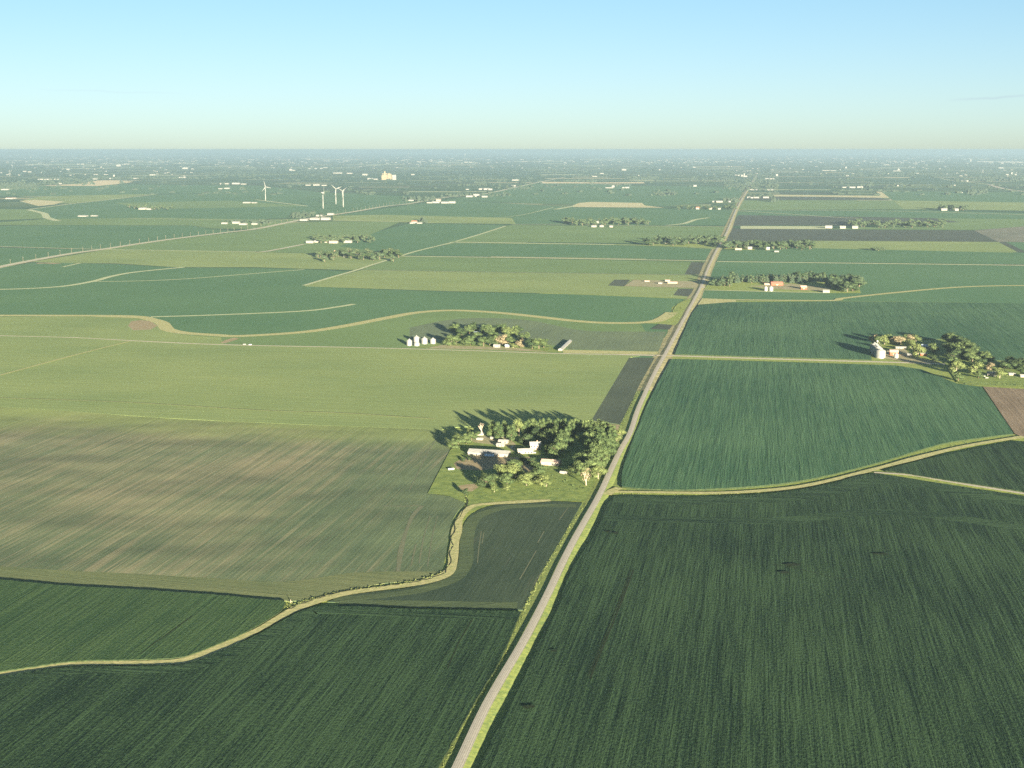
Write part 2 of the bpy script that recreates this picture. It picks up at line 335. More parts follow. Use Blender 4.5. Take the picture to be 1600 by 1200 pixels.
# ---- far left / far right fields, painted back to front
CH = 1.35
F_ = [
 # --- right of the road
 ('mid', [(1150, 313), (1395, 313), (1412, 327), (1145, 328)]),
 ('soy', [(1177, 306), (1215, 307.5), (1375, 309), (1392, 312.5), (1175, 312)]),
 ('gold', [(1207, 304), (1375, 306), (1369, 299.5), (1376, 299), (1390, 309), (1375, 309), (1290, 307.5), (1207, 306.8)]),
 ('smooth', [(1150, 329), (1420, 328), (1600, 333), (1800, 334), (1800, 346), (1150, 338)]),
 ('light', [(1395, 313), (1700, 318), (1700, 331), (1480, 327), (1412, 327)]),
 ('smooth', [(1377, 299), (1700, 301), (1700, 318), (1395, 313)]),
 ('soy', [(1145, 353), (1153, 336), (1300, 338), (1460, 341), (1500, 347), (1420, 350), (1300, 352.5), (1200, 352)]),
 ('mid', [(1500, 347), (1460, 341), (1800, 344), (1800, 356), (1600, 354), (1525, 359), (1290, 358), (1420, 350)]),
 ('strip_pale', [(1157, 353), (1290, 353.5), (1290, 358), (1157, 357.5)]),
 ('soy', [(1130, 379), (1145, 356), (1157, 357.5), (1290, 358.5), (1525, 360), (1560, 378), (1300, 376)]),
 ('stripe', [(1522, 360), (1620, 352), (1750, 352), (1750, 381), (1560, 378)]),
 ('light', [(1245, 376), (1560, 378), (1590, 394), (1575, 395), (1280, 389), (1240, 386)]),
 ('soy', [(1560, 378), (1572, 378), (1604, 394), (1590, 394)]),
 ('smooth', [(1572, 378), (1760, 381), (1760, 398), (1604, 394)]),
 ('smooth', [(1120, 392), (1240, 387), (1590, 395), (1760, 399), (1760, 417), (1600, 413), (1200, 408), (1115, 406.5)]),
 ('smooth', [(1112, 409), (1200, 410), (1600, 415.5), (1760, 419), (1760, 476), (1600, 474), (1300, 470), (1090, 470), (1098, 443)]),
 # --- left of the road, far to near
 ('smooth', [(850, 284), (990, 290), (1160, 292), (1158, 312), (1040, 322), (830, 318), (700, 312), (800, 294)]),
 ('gold', [(895, 321), (905, 317), (925, 315.5), (1003, 317), (1008, 321), (1038, 324.5), (895, 323.5)]),
 ('orange', [(845, 284), (935, 285), (1005, 284.5), (1008, 286.5), (925, 286.5), (848, 286.5)]),
 ('smooth', [(700, 312), (895, 324), (1040, 325.5), (1150, 328), (1140, 352), (1010, 352), (790, 350), (600, 335), (520, 337)]),
 ('light', [(520, 337), (600, 335.5), (800, 340.5), (806, 350), (675, 348.5), (520, 345)]),
 ('mid', [(790, 353), (800, 351.5), (1140, 354.5), (1128, 378), (1000, 380), (705, 377)]),
 ('smooth', [(642, 394), (712, 380), (1000, 383), (1122, 388), (1112, 406), (800, 401), (627, 398.5)]),
 ('smooth', [(590, 362), (640, 349), (790, 351.5), (750, 365), (705, 379), (627, 398.5), (560, 400), (500, 385)]),
 ('mid', [(565, 421), (627, 400), (800, 404), (1104, 409), (1092, 429), (800, 425)]),
 ('light', [(475, 447.5), (520, 433.5), (565, 422), (800, 426), (1092, 430), (1078, 466), (1000, 463), (900, 459), (700, 455), (612, 452)]),
 ('soy', [(950, 446), (960, 437), (985, 437), (975, 447.5)]),
 ('soy', [(1060, 451), (1086, 451), (1077, 463.5), (1052, 461)]),
 ('soy', [(1080, 409.5), (1102, 410), (1093, 429), (1070, 428.5)]),
 ('mid', [(165, 390), (250, 377), (400, 359), (450, 349), (520, 346), (625, 347), (590, 362), (530, 385), (627, 398), (500, 396), (400, 393)]),
 ('light', [(50, 409), (165, 390), (400, 393.5), (620, 400), (580, 413), (555, 422), (480, 420), (400, 417.5), (275, 417.5), (180, 411.5), (90, 411)]),
 ('smooth', [(-120, 353), (0, 353), (125, 352), (300, 353), (330, 358), (372, 361), (300, 368.5), (160, 389), (0, 385), (-120, 384)]),
 ('smooth', [(-120, 386), (0, 386.5), (158, 390.5), (50, 407), (0, 417), (-120, 440)]),
 ('mid', [(-120, 347), (0, 347), (90, 341), (250, 340), (400, 343), (470, 342), (400, 358), (330, 357), (300, 352.5), (125, 351.5), (-120, 352)]),
 ('mid', [(-120, 325), (45, 327), (72, 335), (76, 341), (0, 344), (-120, 345)]),
 ('smooth', [(80, 342), (74, 333), (50, 327), (110, 319), (170, 312.5), (245, 304), (500, 300), (690, 310), (520, 336), (400, 343), (250, 340)]),
 ('mid', [(180, 317), (360, 313.5), (480, 322), (270, 326), (200, 322)]),
 ('light', [(60, 307.5), (150, 304), (240, 303), (170, 312), (110, 318), (35, 313)]),
 ('gold', [(30, 314), (55, 312), (100, 315), (85, 319.5), (60, 322)]),
 ('smooth', [(-120, 290), (60, 291), (200, 288), (400, 290), (500, 300), (245, 303), (60, 306.5), (-120, 306)]),
 ('orange', [(135, 284.5), (152, 282), (186, 282), (209, 284), (186, 287.4), (152, 290.5), (125, 290.5), (60, 290), (120, 287.5)]),
 ('smooth', [(-120, 440), (0, 419), (50, 410), (180, 412.5), (275, 418.5), (400, 419), (480, 421), (545, 424), (475, 447.5), (612, 453), (700, 456), (900, 460), (1000, 464), (1072, 467), (1050, 480), (1047, 500), (1040, 560), (380, 540), (-120, 500)]),
]
for mn, pts in F_: field(pts, M[mn])
for x0, x1, y_ in [(0, 62, 251), (42, 105, 256), (155, 250, 256), (100, 152, 271), (190, 260, 262), (310, 400, 262), (540, 630, 257), (675, 742, 257), (395, 470, 272), (700, 790, 258), (848, 905, 272.5), (1035, 1078, 279), (1090, 1168, 263.5), (985, 1030, 281), (850, 980, 278.5), (205, 330, 274), (560, 640, 292), (640, 760, 299), (1200, 1300, 296), (1400, 1540, 290.5), (1290, 1330, 269), (1380, 1420, 277), (620, 700, 262)] + [(q, q + random.uniform(20, 90), random.uniform(246, 264)) for q in [random.uniform(-20, 1600) for _ in range(46)]]:
    t_ = random.uniform(.5, 1.0)
    field([(x0, y_), (x1, y_ + random.uniform(-.2, .3)), (x1 + random.uniform(-6, 6), y_ + t_), (x0 + random.uniform(-6, 6), y_ + t_)], M[random.choice(['strip_pale', 'strip_pale', 'light', 'gold'])])
field([(205, 502), (200, 509), (208, 516), (235, 515), (246, 509), (236, 502), (220, 500)], M['soil'])   # repainted later above its field
LT1 = [(-40, 493), (67, 493), (202, 494), (236, 499), (254, 505), (261, 514), (287, 520), (337, 523.5), (371, 525), (439, 521.5), (489, 517), (540, 509), (600, 497.5), (650, 488.5), (700, 485), (750, 486.5), (800, 490.5), (850, 496), (900, 501.5), (950, 504.5), (1000, 504), (1030, 500), (1050, 488)]
road_w = [(-60, 523), (0, 524), (118, 527), (202, 531.5), (304, 536.5), (405, 539.5), (540, 542), (640, 544.5), (760, 548), (860, 551.5), (960, 553.5), (1035, 555.5)]
field(S(LT1[1:-2]) + [(1030, 552)] + [(a, b) for a, b in reversed(road_w[1:-1])], M['mid'])
field(S([(-60, 495), (67, 495), (202, 496), (236, 501), (252, 510), (258, 517), (287, 523), (345, 527)]) + [(350, 538), (304, 536.5), (202, 531.5), (118, 527), (0, 524), (-60, 523)], M['light'])
field([(205, 502), (200, 509), (208, 516), (235, 515), (246, 509), (236, 502), (220, 500)], M['soil'])
field([(344, 536), (352, 531), (366, 527.5), (374, 529), (352, 536.5)], M['soil'])
field(S([(640, 512), (700, 500), (760, 497), (830, 501), (908, 516), (975, 518), (1041, 518)]) + [(1029, 549), (960, 547), (890, 546), (878, 540), (760, 535), (640, 530)], M['soy_b'])
field([(1030, 506), (1053, 505), (1046, 515), (1016, 514)], M['soy'])
field(S([(1048, 496), (1052, 484), (1060, 474), (1080, 465.5)]) + [(1078, 480), (1066, 500), (1055, 508), (1030, 506), (1010, 505)], M['grass'], name='grassland')
field([(975, 447), (990, 437), (1090, 440), (1088, 450)], M['yard'], name='farmyard')
field([(880, 546.5), (1029, 549.5), (1026, 554), (880, 551.5)], M['strip'], name='grassland')
field([(640, 543), (690, 536), (860, 540), (880, 551), (760, 547)], M['lush'], name='farmyard')
field([(665, 544.2), (760, 546), (860, 550), (810, 543.5), (690, 539)], M['yard'], name='farmyard')
# farmstead D and its drive
field([(1100, 452), (1108, 440), (1340, 441), (1345, 458), (1290, 458), (1120, 454)], M['grass'], name='farmyard')
field([(1170, 447), (1235, 443), (1300, 450), (1295, 455), (1220, 452)], M['yard'], name='farmyard')
field([(1000, 380), (1128, 381), (1124, 388), (1060, 386), (1010, 383.5)], M['grass'], name='farmyard')
field([(1130, 389), (1140, 384), (1180, 386), (1180, 391)], M['grass'], name='farmyard')
# light crop field with the wheel tracks and the beige streaky field
L3top = [(-60, 634), (0, 635.5), (120, 643), (236, 652), (371, 659), (540, 666), (690, 671.5)]
field([(x, y) for x, y in road_w[:-1]] + [(1000, 556), (983, 559), (924, 657)] + [(705, 668)] + list(reversed(L3top)), M['light'], 0.30, name='field')
field([(983, 558.8), (1023, 559), (1000, 600), (985, 632), (969, 663), (924, 657)], M['soy_near'], 0.32)
field([(945, 662), (969, 664), (963, 678), (950, 676)], M['soil'])
field(S(L3top) + [(703, 673), (703, 704), (667.5, 771)] + S([(667.5, 771), (700, 775), (724, 781), (727, 787), (716, 798), (706, 815), (701, 835), (698, 858), (694, 880), (688, 893), (672, 900), (653, 904.5), (615, 910), (577, 914.5), (540, 921), (500, 930.5), (470, 938)])
      + [(452, 940)] + list(reversed(S([(-60, 903), (0, 905.6), (101, 915), (202, 920.5), (337, 929.5), (400, 935), (449, 939)]))), M['streaky'], 0.28)
# headland of the streaky field
field(S([(-60, 880), (60, 889), (200, 896), (330, 903), (440, 909), (540, 896), (600, 893), (690, 893)]) + S([(688, 894), (653, 905), (577, 915), (500, 931), (452, 940)]) + list(reversed(S([(-60, 903), (0, 905.6), (101, 915), (202, 920.5), (337, 929.5), (400, 935), (449, 939)]))), M['headland'], 0.29)
# corn blocks
BL1 = S([(-60, 901), (0, 905), (101, 914.5), (202, 920), (337, 929), (400, 935), (440, 938)]) + S([(446, 941), (435, 957), (388, 985), (345, 1004), (304, 1020), (270, 1028), (202, 1030.5), (118, 1032.5), (60, 1040), (0, 1049), (-60, 1058)])
field(BL1, M['corn_green'], CH, 0.3)
BL2 = S([(-60, 1066), (0, 1056.5), (60, 1047), (118, 1041), (219, 1040), (287, 1036.5), (337, 1020), (405, 990), (440, 970), (472, 954), (500, 947.5), (530, 947.5)]) + [(557.5, 947), (653, 952), (814, 955)] + S([(814, 956), (796, 1000), (776, 1041), (740, 1100), (684, 1200), (645, 1265)]) + [(-120, 1265), (-120, 1085)]
field(BL2, M['corn'], CH, 0.3)
BM = S([(511, 940), (538, 931), (580, 925), (634, 918.5), (672, 909), (700, 900), (714, 887), (719, 866), (722, 832), (727, 815), (738, 803), (761, 792), (807, 784.5), (864, 783), (910, 785)]) + S([(910, 785), (883, 832), (847, 893), (817, 953)]) + [(653, 949), (557, 944)]
field(BM, M['soy_small'], 0.30, 0.2)
R1 = [(1049, 561), (1100, 562), (1260, 566.5), (1400, 571), (1440, 577), (1495, 599), (1534, 604.5), (1583, 676)] + S([(1583, 677.5), (1530, 684), (1477, 692), (1430, 705), (1381, 720), (1316, 737), (1250, 751), (1184, 759), (1100, 764), (1053, 765), (1000, 763), (972, 760)]) + S([(971, 757), (975, 726), (1005, 647), (1030, 595), (1048, 562)])
field(R1, M['corn_mid'], CH, 0.3)
R2 = [(1054, 553), (1072, 510), (1082, 488), (1092, 476), (1140, 472), (1308, 470.5), (1600, 474), (1760, 476), (1760, 590), (1620, 568), (1568, 563), (1545, 563), (1521, 553), (1500, 536), (1481, 529), (1447, 530), (1420, 528), (1362, 530), (1358, 545), (1362, 562), (1200, 557.5)]
field(R2, M['corn_mid'], CH, 0.3)
R3 = S([(715, 1265), (748, 1200), (772, 1150), (799, 1100), (823, 1050), (844, 1000), (869, 955), (892, 893), (928, 836), (944, 796)]) + S([(950, 784), (977, 775), (1040, 776), (1119, 775.5), (1215, 770), (1294, 757), (1335, 745), (1366, 740), (1400, 744), (1480, 757), (1600, 775), (1720, 793)]) + [(1900, 1265)]
field(R3, M['corn'], CH, 0.3)
R4 = S([(1383, 735), (1425, 723), (1469, 713), (1530, 700), (1591, 689)]) + [(1700, 700), (1700, 788), (1600, 768), (1556, 761), (1480, 750), (1425, 741)]
field(R4, M['corn'], CH, 0.3)
field([(1536, 604), (1600, 608), (1700, 612), (1700, 700), (1600, 683), (1586, 678)], M['brown'])
ribbon([(958, 780), (1040, 783), (1119, 783), (1215, 779), (1294, 768), (1335, 757), (1370, 751), (1420, 754), (1500, 768), (1620, 789)], [(-10, CH+.03), (10, CH+.03)], M['corn_end'], 'headland')
ribbon([(945, 808), (1040, 812), (1215, 813), (1400, 800), (1620, 828)], [(-9, CH+.02), (9, CH+.02)], M['corn_end'], 'headland')
ribbon([(0, 1064), (118, 1048), (219, 1047), (290, 1043), (345, 1026), (410, 997), (476, 962), (510, 955), (653, 960), (808, 963)], [(-5, CH+.03), (5, CH+.03)], M['corn_end'], 'headland')
ribbon([(0, 1041), (118, 1025), (202, 1023), (262, 1021), (300, 1011), (380, 980), (424, 956)], [(-5, CH+.03), (5, CH+.03)], M['corn_green'], 'headland')
ribbon([(522, 938), (634, 926), (682, 915), (712, 902), (727, 880), (730, 840), (740, 812), (768, 798), (807, 791), (900, 790)], [(-5, .35), (5, .35)], M['headland_green'], 'headland')
ribbon([(530, 943), (653, 944), (808, 947)], [(-7, .34), (7, .34)], M['headland_green'], 'headland')
def track(pts, w, m, z, name='wheel_track'): ribbon(pts, [(-w/2, z), (w/2, z)], M[m], name, wob=0.5)
track([(990, 890), (960, 968), (938, 1020), (922, 1060)], 1.1, 'crop_edge', CH+.05)
track([(986, 890), (956, 968), (934, 1020), (919, 1056)], 0.6, 'crop_edge', CH+.05)
track([(1119, 862), (1150, 866), (1190, 868)], .8, 'crop_edge', CH+.05)
track([(1208, 882), (1250, 889), (1298, 901), (1340, 907)], 1.0, 'crop_edge', CH+.05)
track([(700, 1043), (716, 1006), (738, 968)], 0.8, 'crop_edge', CH+.05)
track([(220, 1022), (232, 1012), (262, 990), (300, 962)], 0.7, 'crop_edge', CH+.05)
for (cx, cy, rx_, ry_) in ((865, 1020, 5, 2), (826, 1108, 11, 3), (1237, 885, 13, 2.6), (1226, 897, 9, 2), (951, 833, 6, 1.5), (962, 835, 5, 1.5), (1375, 868, 14, 1.5)):
    o_ = field([(cx + rx_*math.cos(a)*random.uniform(.6, 1.2), cy + ry_*math.sin(a)*random.uniform(.6, 1.2)) for a in [6.28*i/11 for i in range(11)]], M['crop_edge'], name='bare_patch'); o_.location.z = CH
track([(660, 790), (645, 806), (634, 832), (626, 862), (622, 893)], 3.0, 'pale_soil', .33)
track([(672, 806), (662, 840), (655, 880)], .9, 'pale_soil', .33); track([(684, 806), (675, 840), (668, 885)], .7, 'pale_soil', .33); track([(650, 850), (642, 885)], .9, 'pale_soil', .33)
track([(598, 790), (630, 791), (655, 789)], 2.2, 'pale_soil', .33)
track([(690, 676), (672, 700), (655, 735), (640, 765)], .9, 'pale_soil', .33)
track([(752, 830), (748, 858), (746, 880)], .7, 'pale_soil', .34); track([(756, 832), (753, 850)], .7, 'pale_soil', .34); track([(838, 860), (822, 888), (812, 905)], .6, 'pale_soil', .34); track([(888, 792), (874, 812)], .6, 'pale_soil', .34); track([(850, 830), (840, 848)], .6, 'pale_soil', .34)
for i in range(26):
    x_ = random.uniform(60, 860); y_ = random.uniform(588, 652); l_ = random.uniform(8, 34)
    track([(x_, y_), (x_ + l_/2, y_ + l_*.012), (x_ + l_, y_ + l_*.025)], random.uniform(.5, 1.0), 'pale_crop', .33)
# farmstead grounds
field([(703, 704), (715, 690), (740, 680), (945, 664), (965, 672), (955, 705), (935, 745), (914, 783), (864, 782), (807, 783), (761, 790), (735, 800), (728, 786), (700, 774), (668, 771)], M['lush'], name='farmyard')
def zp(sc, ox, oy): return lambda x, y: (ox + x/sc, oy + y/sc)
A = zp(4.5714, 650, 630); B = zp(5.3333, 600, 470); C_ = zp(4.7059, 1260, 500); D = zp(3.6364, 960, 340)
Z1 = zp(4, 0, 220); Z2 = zp(4, 400, 220); Z3 = zp(4, 800, 220); Z4 = zp(4, 1200, 220)
V1 = zp(5.926, 0, 225); V2 = zp(5.926, 270, 225); V3 = zp(5.926, 540, 225); V4 = zp(5.926, 810, 225); V5 = zp(5.926, 1080, 225); V6 = zp(5.926, 1330, 225)
field(S([A(290, 470), A(270, 430), A(330, 400), A(440, 372), A(640, 385), A(830, 385), A(850, 420), A(800, 450), A(620, 462), A(450, 480)]), M['soil'], name='bare_patch')
field(S([A(300, 590), A(420, 575), A(445, 600), A(400, 630), A(330, 625)]), M['soil'], name='bare_patch')
field(S([A(730, 480), A(760, 450), A(860, 460), A(870, 500), A(800, 515)]), M['soil'], name='bare_patch')
field(S([A(380, 265), A(500, 230), A(640, 240), A(715, 300), A(690, 350), A(650, 310), A(420, 280)]), M['yard'], name='farmyard')
field([C_(480, 290), C_(500, 180), C_(900, 190), C_(1000, 290), C_(1110, 455), C_(1250, 480), C_(1700, 495), C_(1700, 380), C_(1300, 280), C_(1040, 130), C_(880, 130), C_(470, 160)], M['lush'], name='farmyard')
field([C_(560, 280), C_(600, 215), C_(720, 205), C_(780, 270), C_(1000, 312), C_(780, 315)], M['yard'], name='farmyard')
# ribbons: grass strips, tracks, roads
def rb(pts, w, m='strip_pale', name='grass_strip', **k):
    wide = 1.7 if max(p[1] for p in pts) < 560 else 1.0
    return ribbon(pts, w*wide, M[m], name, **k)
rb([(-40, 452)] + [(0, 452), (50, 450.5), (100, 447), (145, 439.5), (175, 431.5), (212, 425), (287, 417.5)], 9)
rb([(145, 440), (225, 438.7), (300, 435), (400, 427), (475, 421)], 5)
rb([(98, 417), (125, 411)], 5)
rb([(57, 411.5), (74, 411), (90, 412)], 16, 'soil')
rb([(236, 495), (337, 492), (472, 486), (530, 479), (553, 475)], 7)
rb(LT1, 13, 'strip')
rb([(150, 494), (225, 497), (243, 503)], 8, 'strip')
rb([(620, 400), (800, 402.5), (1105, 407.5)], 12)
rb([(1120, 408.5), (1200, 409.5), (1400, 412), (1600, 414.5), (1700, 416)], 12)
rb([(565, 421.5), (800, 425.5), (1092, 429.5)], 3)
rb([(475, 446), (520, 432.5), (555, 422.5), (585, 412.5), (627, 399.5), (650, 392.5), (705, 379), (750, 366), (790, 353)], 6)
rb([(705, 377.5), (800, 380), (1000, 383), (1124, 388.5)], 22, 'light')
rb([(712, 378.5), (800, 379.5), (960, 382)], 14, 'strip_pale')
rb([(800, 350.5), (900, 350.5), (1015, 353), (1140, 354)], 10)
rb([(1043, 352), (1070, 349), (1085, 343.5), (1108, 340)], 12)
rb([(675, 348.5), (625, 346.5), (520, 344)], 10)
rb([(400, 394), (420, 392), (475, 381.5)], 8, 'gravel', 'farm_track')
rb([(-40, 384.5), (0, 385), (160, 389.5), (400, 393.5)], 8)
rb([(45, 327.5), (70, 334), (73, 340), (90, 345)], 18)
rb([(45, 327), (85, 322), (110, 318.5), (170, 312), (245, 303.5)], 12)
rb([(200, 341), (400, 344), (470, 343)], 8)
rb([(1096, 469), (1150, 468.5), (1300, 469.5), (1312, 466.5), (1400, 457), (1500, 448.5), (1600, 446), (1700, 447)], 9, 'strip')
field([(1090, 476), (1097, 466), (1150, 468), (1150, 471.5)], M['strip'], name='grassland')
rb([(1100, 453), (1200, 455.5), (1290, 457.5)], 6)
rb([(868, 327), (900, 321.5)], 16)
rb([(865, 324), (800, 338), (700, 343)], 4)
rb([(0, 586.5), (94, 561), (152, 546), (202, 533.5)], 3.5, 'strip') .location.z = 0.36
rb([(-40, 620), (0, 622), (200, 629), (400, 641), (540, 646), (680, 655)], 1.6, 'strip').location.z = 0.36
rb([(400, 312), (480, 322)], 14)
rb([(1545, 288), (1575, 296), (1640, 303)], 22, 'gravel', 'road')
rb([(1470, 279), (1490, 282), (1545, 288)], 18, 'strip_pale', 'road')
rb([(1140, 328), (1160, 328), (1400, 330), (1620, 336)], 14)
rb([(1150, 329), (1300, 339), (1340, 341)], 10)
# creek strip on the left: dry grass with the meandering dark channel
creek = [(-40, 1058), (0, 1052.5), (60, 1043.5), (118, 1037), (219, 1035.5), (280, 1033), (320, 1021), (395, 988), (452, 956), (485, 942), (540, 927), (634, 914), (680, 904), (704, 890), (709, 860), (713, 832), (720, 808), (736, 792), (765, 787), (860, 781.5)]
rb(creek, 7.5, 'strip', wob=0.7)
mc = []
for i, p in enumerate(S([(452, 951), (485, 938), (540, 923), (634, 911), (676, 902), (699, 889), (704, 860), (708, 832), (716, 808), (727, 795), (729, 785), (728, 776)], 4)):
    mc.append((p[0] + 2.2*math.sin(i*1.1) + random.uniform(-.8, .8), p[1] + random.uniform(-.5, .5)))
ribbon(mc, 1.1, M['ditch'], 'creek', smooth=True, step=3, wob=0.8)
# R1/R3 strip tint
rb([(955, 768), (1053, 769.5), (1119, 770), (1184, 767), (1250, 760), (1316, 746), (1381, 729), (1477, 704), (1530, 693), (1600, 682)], 7.5, 'strip', wob=0.5)
rb([(1366, 738), (1425, 742.5), (1480, 752), (1556, 764), (1600, 771), (1680, 783)], 4.5, 'gravel', 'farm_track', wob=0.5)
# main gravel road on its bank, with the verges
RM = [(640, 1345), (679, 1270), (714, 1200), (761, 1100), (819, 1000), (854, 932), (891, 855), (934, 778), (952, 740), (968, 706), (985, 675), (996, 642), (1010, 610), (1026, 577), (1039, 554), (1057, 520), (1074, 488), (1096, 446), (1106, 420), (1119, 392), (1129, 375), (1137, 360), (1149, 330), (1159, 311), (1171, 292)]
ribbon(RM[12:], [(-15, 0.22), (-8, 0.25), (-2.9, 1.06), (2.9, 1.06), (8.5, 0.25), (12, 0.2)], M['verge_dry'], 'road_verge', wob=0.3)
ribbon(RM, [(-10.5, 0.02), (-8.2, 0.10), (-6.0, 0.12), (-2.8, 1.05), (2.8, 1.05), (5.9, 0.45), (7.2, 0.10), (10.5, 0.08), (12, 0.02)], M['verge'], 'road_verge', wob=0.15)
def gravel_road():
    m, nt, b = new_mat('gravel_road')
    uv = N(nt, 'ShaderNodeUVMap')
    sep = N(nt, 'ShaderNodeSeparateXYZ'); nt.links.new(uv.outputs[0], sep.inputs[0])
    g_ = N(nt, 'ShaderNodeNewGeometry')
    f = noise_tex(nt, g_.outputs['Position'], 0.6, 5.0, 0.65)
    w = N(nt, 'ShaderNodeMath', operation='SINE'); 
    nt.links.new(math_n(nt, 'MULTIPLY', math_n(nt, 'ADD', sep.outputs[0], math_n(nt, 'MULTIPLY', f, 0.06)), 31.4), w.inputs[0])
    base = mixc(nt, ramp(nt, f, 0.3, 0.7), (0.40, 0.38, 0.34), (0.56, 0.53, 0.46))
    nt.links.new(mixc(nt, ramp(nt, w.outputs[0], 0.0, 1.0), base, (0.68, 0.64, 0.55)), b.inputs['Base Color'])
    return m
M['gravel_road'] = gravel_road()
mr = ribbon(RM, [(-2.6, 1.08), (-1.3, 1.12), (0, 1.14), (1.3, 1.12), (2.6, 1.08)], M['gravel_road'], 'gravel_road')
uvl = mr.data.uv_layers.new(name='UVMap')
for poly in mr.data.polygons:
    for li in poly.loop_indices:
        vi = mr.data.loops[li].vertex_index
        uvl.data[li].uv = ((vi % 5)/4.0, 0)
rb([(1171, 292), (1174, 286), (1179, 280), (1182, 275)], 14, 'gravel', 'gravel_road')
w1 = ribbon(road_w, [(-5.5, 0.42), (0, 0.46), (5.5, 0.42)], M['gravel'], 'gravel_road')
w2 = ribbon([(1043, 555.5), (1060, 556), (1200, 560.5), (1360, 565), (1430, 567), (1478, 569)], [(-5.5, 0.42), (0, 0.46), (5.5, 0.42)], M['gravel'], 'gravel_road')
ribbon([(1026, 555.2), (1040, 555.8), (1054, 556)], [(-3, 1.20), (3, 1.20)], M['gravel'], 'gravel_road')
util = [(-60, 431), (0, 417), (50, 407), (112, 396), (160, 389.5), (212, 381.5), (250, 376), (300, 369.5), (350, 363.5), (400, 357.5), (450, 347.5), (478, 342), (525, 335), (560, 329.5), (600, 322.5), (640, 318), (682, 310.5), (712, 306.5), (745, 304.5), (775, 299.5), (790, 296), (810, 291.6), (823, 288.5), (845, 284), (882, 277)]
ribbon(util, [(-9, .9), (9, .9)], M['gravel'], 'gravel_road')
ribbon(util, [(-14, .3), (14, .3)], M['strip_pale'], 'road_verge')
ribbon([(1100, 450), (1096, 446)], [(-3, 1.1), (3, 1.1)], M['gravel'], 'driveway')
ribbon([A(1440, 340), A(1400, 342), A(1385, 360)], [(-2, 1.0), (2, 1.0)], M['gravel'], 'driveway')
ribbon([(948, 773), (957, 766), (968, 762)], [(-4, 1.0), (4, 1.0)], M['strip'], 'field_entrance')
# distant low rise at the left end of the horizon
bm = bmesh.new(); top = []
for i in range(41):
    x = -40000 + 40000*i/40; hh = 210*max(0.0, (1 - i/40.0))**0.8 + 6*math.sin(i*1.3)
    top.append((x, hh))
prev = None
for x, hh in top:
    a = bm.verts.new((x, 66000, -2)); b_ = bm.verts.new((x, 70000, max(hh, 0)*1.0 - 2)); c = bm.verts.new((x, 73000, -2))
    if prev:
        bm.faces.new((prev[0], a, b_, prev[1])); bm.faces.new((prev[1], b_, c, prev[2]))
    prev = (a, b_, c)
struct(link_mesh('hills', bm, M['ground'], smooth=True))
# ---------------------------------------------------------------- haze
bm = bmesh.new()
bmesh.ops.create_cube(bm, size=1.0)
for v in bm.verts: v.co = Vector((v.co.x*190000, v.co.y*100000 + 42000, 141.5 + v.co.z*285))
hm = bpy.data.materials.new('haze'); hm.use_nodes = True; nt = hm.node_tree; nt.nodes.clear()
out = nt.nodes.new('ShaderNodeOutputMaterial'); pv = nt.nodes.new('ShaderNodeVolumePrincipled')
pv.inputs['Color'].default_value = (0.54, 0.73, 0.92, 1); pv.inputs['Density'].default_value = 4.4e-5; pv.inputs['Anisotropy'].default_value = 0.4
nt.links.new(pv.outputs[0], out.inputs['Volume'])
hz = link_mesh('haze', bm, hm); struct(hz, 'stuff')
# ---------------------------------------------------------------- foliage
M['leaf'] = leaf_mat('leaves', (0.024, 0.048, 0.019), (0.104, 0.140, 0.054))
M['leaf_dark'] = leaf_mat('dark_leaves', (0.018, 0.036, 0.016), (0.052, 0.078, 0.032))
M['leaf_pale'] = leaf_mat('pale_leaves', (0.065, 0.098, 0.034), (0.165, 0.195, 0.074))
M['leaf_tan'] = leaf_mat('tan_leaves', (0.140, 0.120, 0.075), (0.230, 0.200, 0.125))
M['leaf_far'] = leaf_mat('far_tree_leaves', (0.016, 0.034, 0.019), (0.074, 0.104, 0.052))
M['leaf_far_pale'] = leaf_mat('far_pale_leaves', (0.028, 0.045, 0.024), (0.080, 0.102, 0.052))
M['needle'] = leaf_mat('needles', (0.022, 0.042, 0.026), (0.062, 0.086, 0.052))
M['bark'] = plain_mat('bark', (0.22, 0.17, 0.12), (0.12, 0.09, 0.07), scale=1.5)
M['dead_bark'] = plain_mat('dead_bark', (0.50, 0.43, 0.34), (0.34, 0.28, 0.22), scale=1.5)
M['bark_pale'] = plain_mat('pale_bark', (0.300, 0.260, 0.210), (0.200, 0.170, 0.140), scale=1.5)
def leaf_quad(bm, c, n, s, rnd, mi=0):
    n = (n + Vector((rnd.uniform(-1, 1), rnd.uniform(-1, 1), rnd.uniform(-1, 1)))*0.75).normalized()
    t = n.orthogonal().normalized(); t = Matrix.Rotation(rnd.uniform(0, 6.28), 3, n) @ t; b_ = n.cross(t)
    w = s*rnd.uniform(.6, 1.25); h = s*rnd.uniform(.5, 1.0)
    f = bm.faces.new([bm.verts.new(c + t*w*a + b_*h*b) for a, b in ((-1, -.4), (.1, -1), (1, .2), (-.2, 1))]); f.material_index = mi
def blob(bm, c, r, rnd, sub=1, mi=0, sq=0.9):
    g_ = bmesh.ops.create_icosphere(bm, subdivisions=sub, radius=1.0)
    for v in g_['verts']:
        k = rnd.uniform(.78, 1.08)
        v.co = Vector((c[0] + v.co.x*r*k, c[1] + v.co.y*r*k, c[2] + v.co.z*r*sq*k))
    if mi:
        for v in g_['verts']:
            for f in v.link_faces: f.material_index = mi
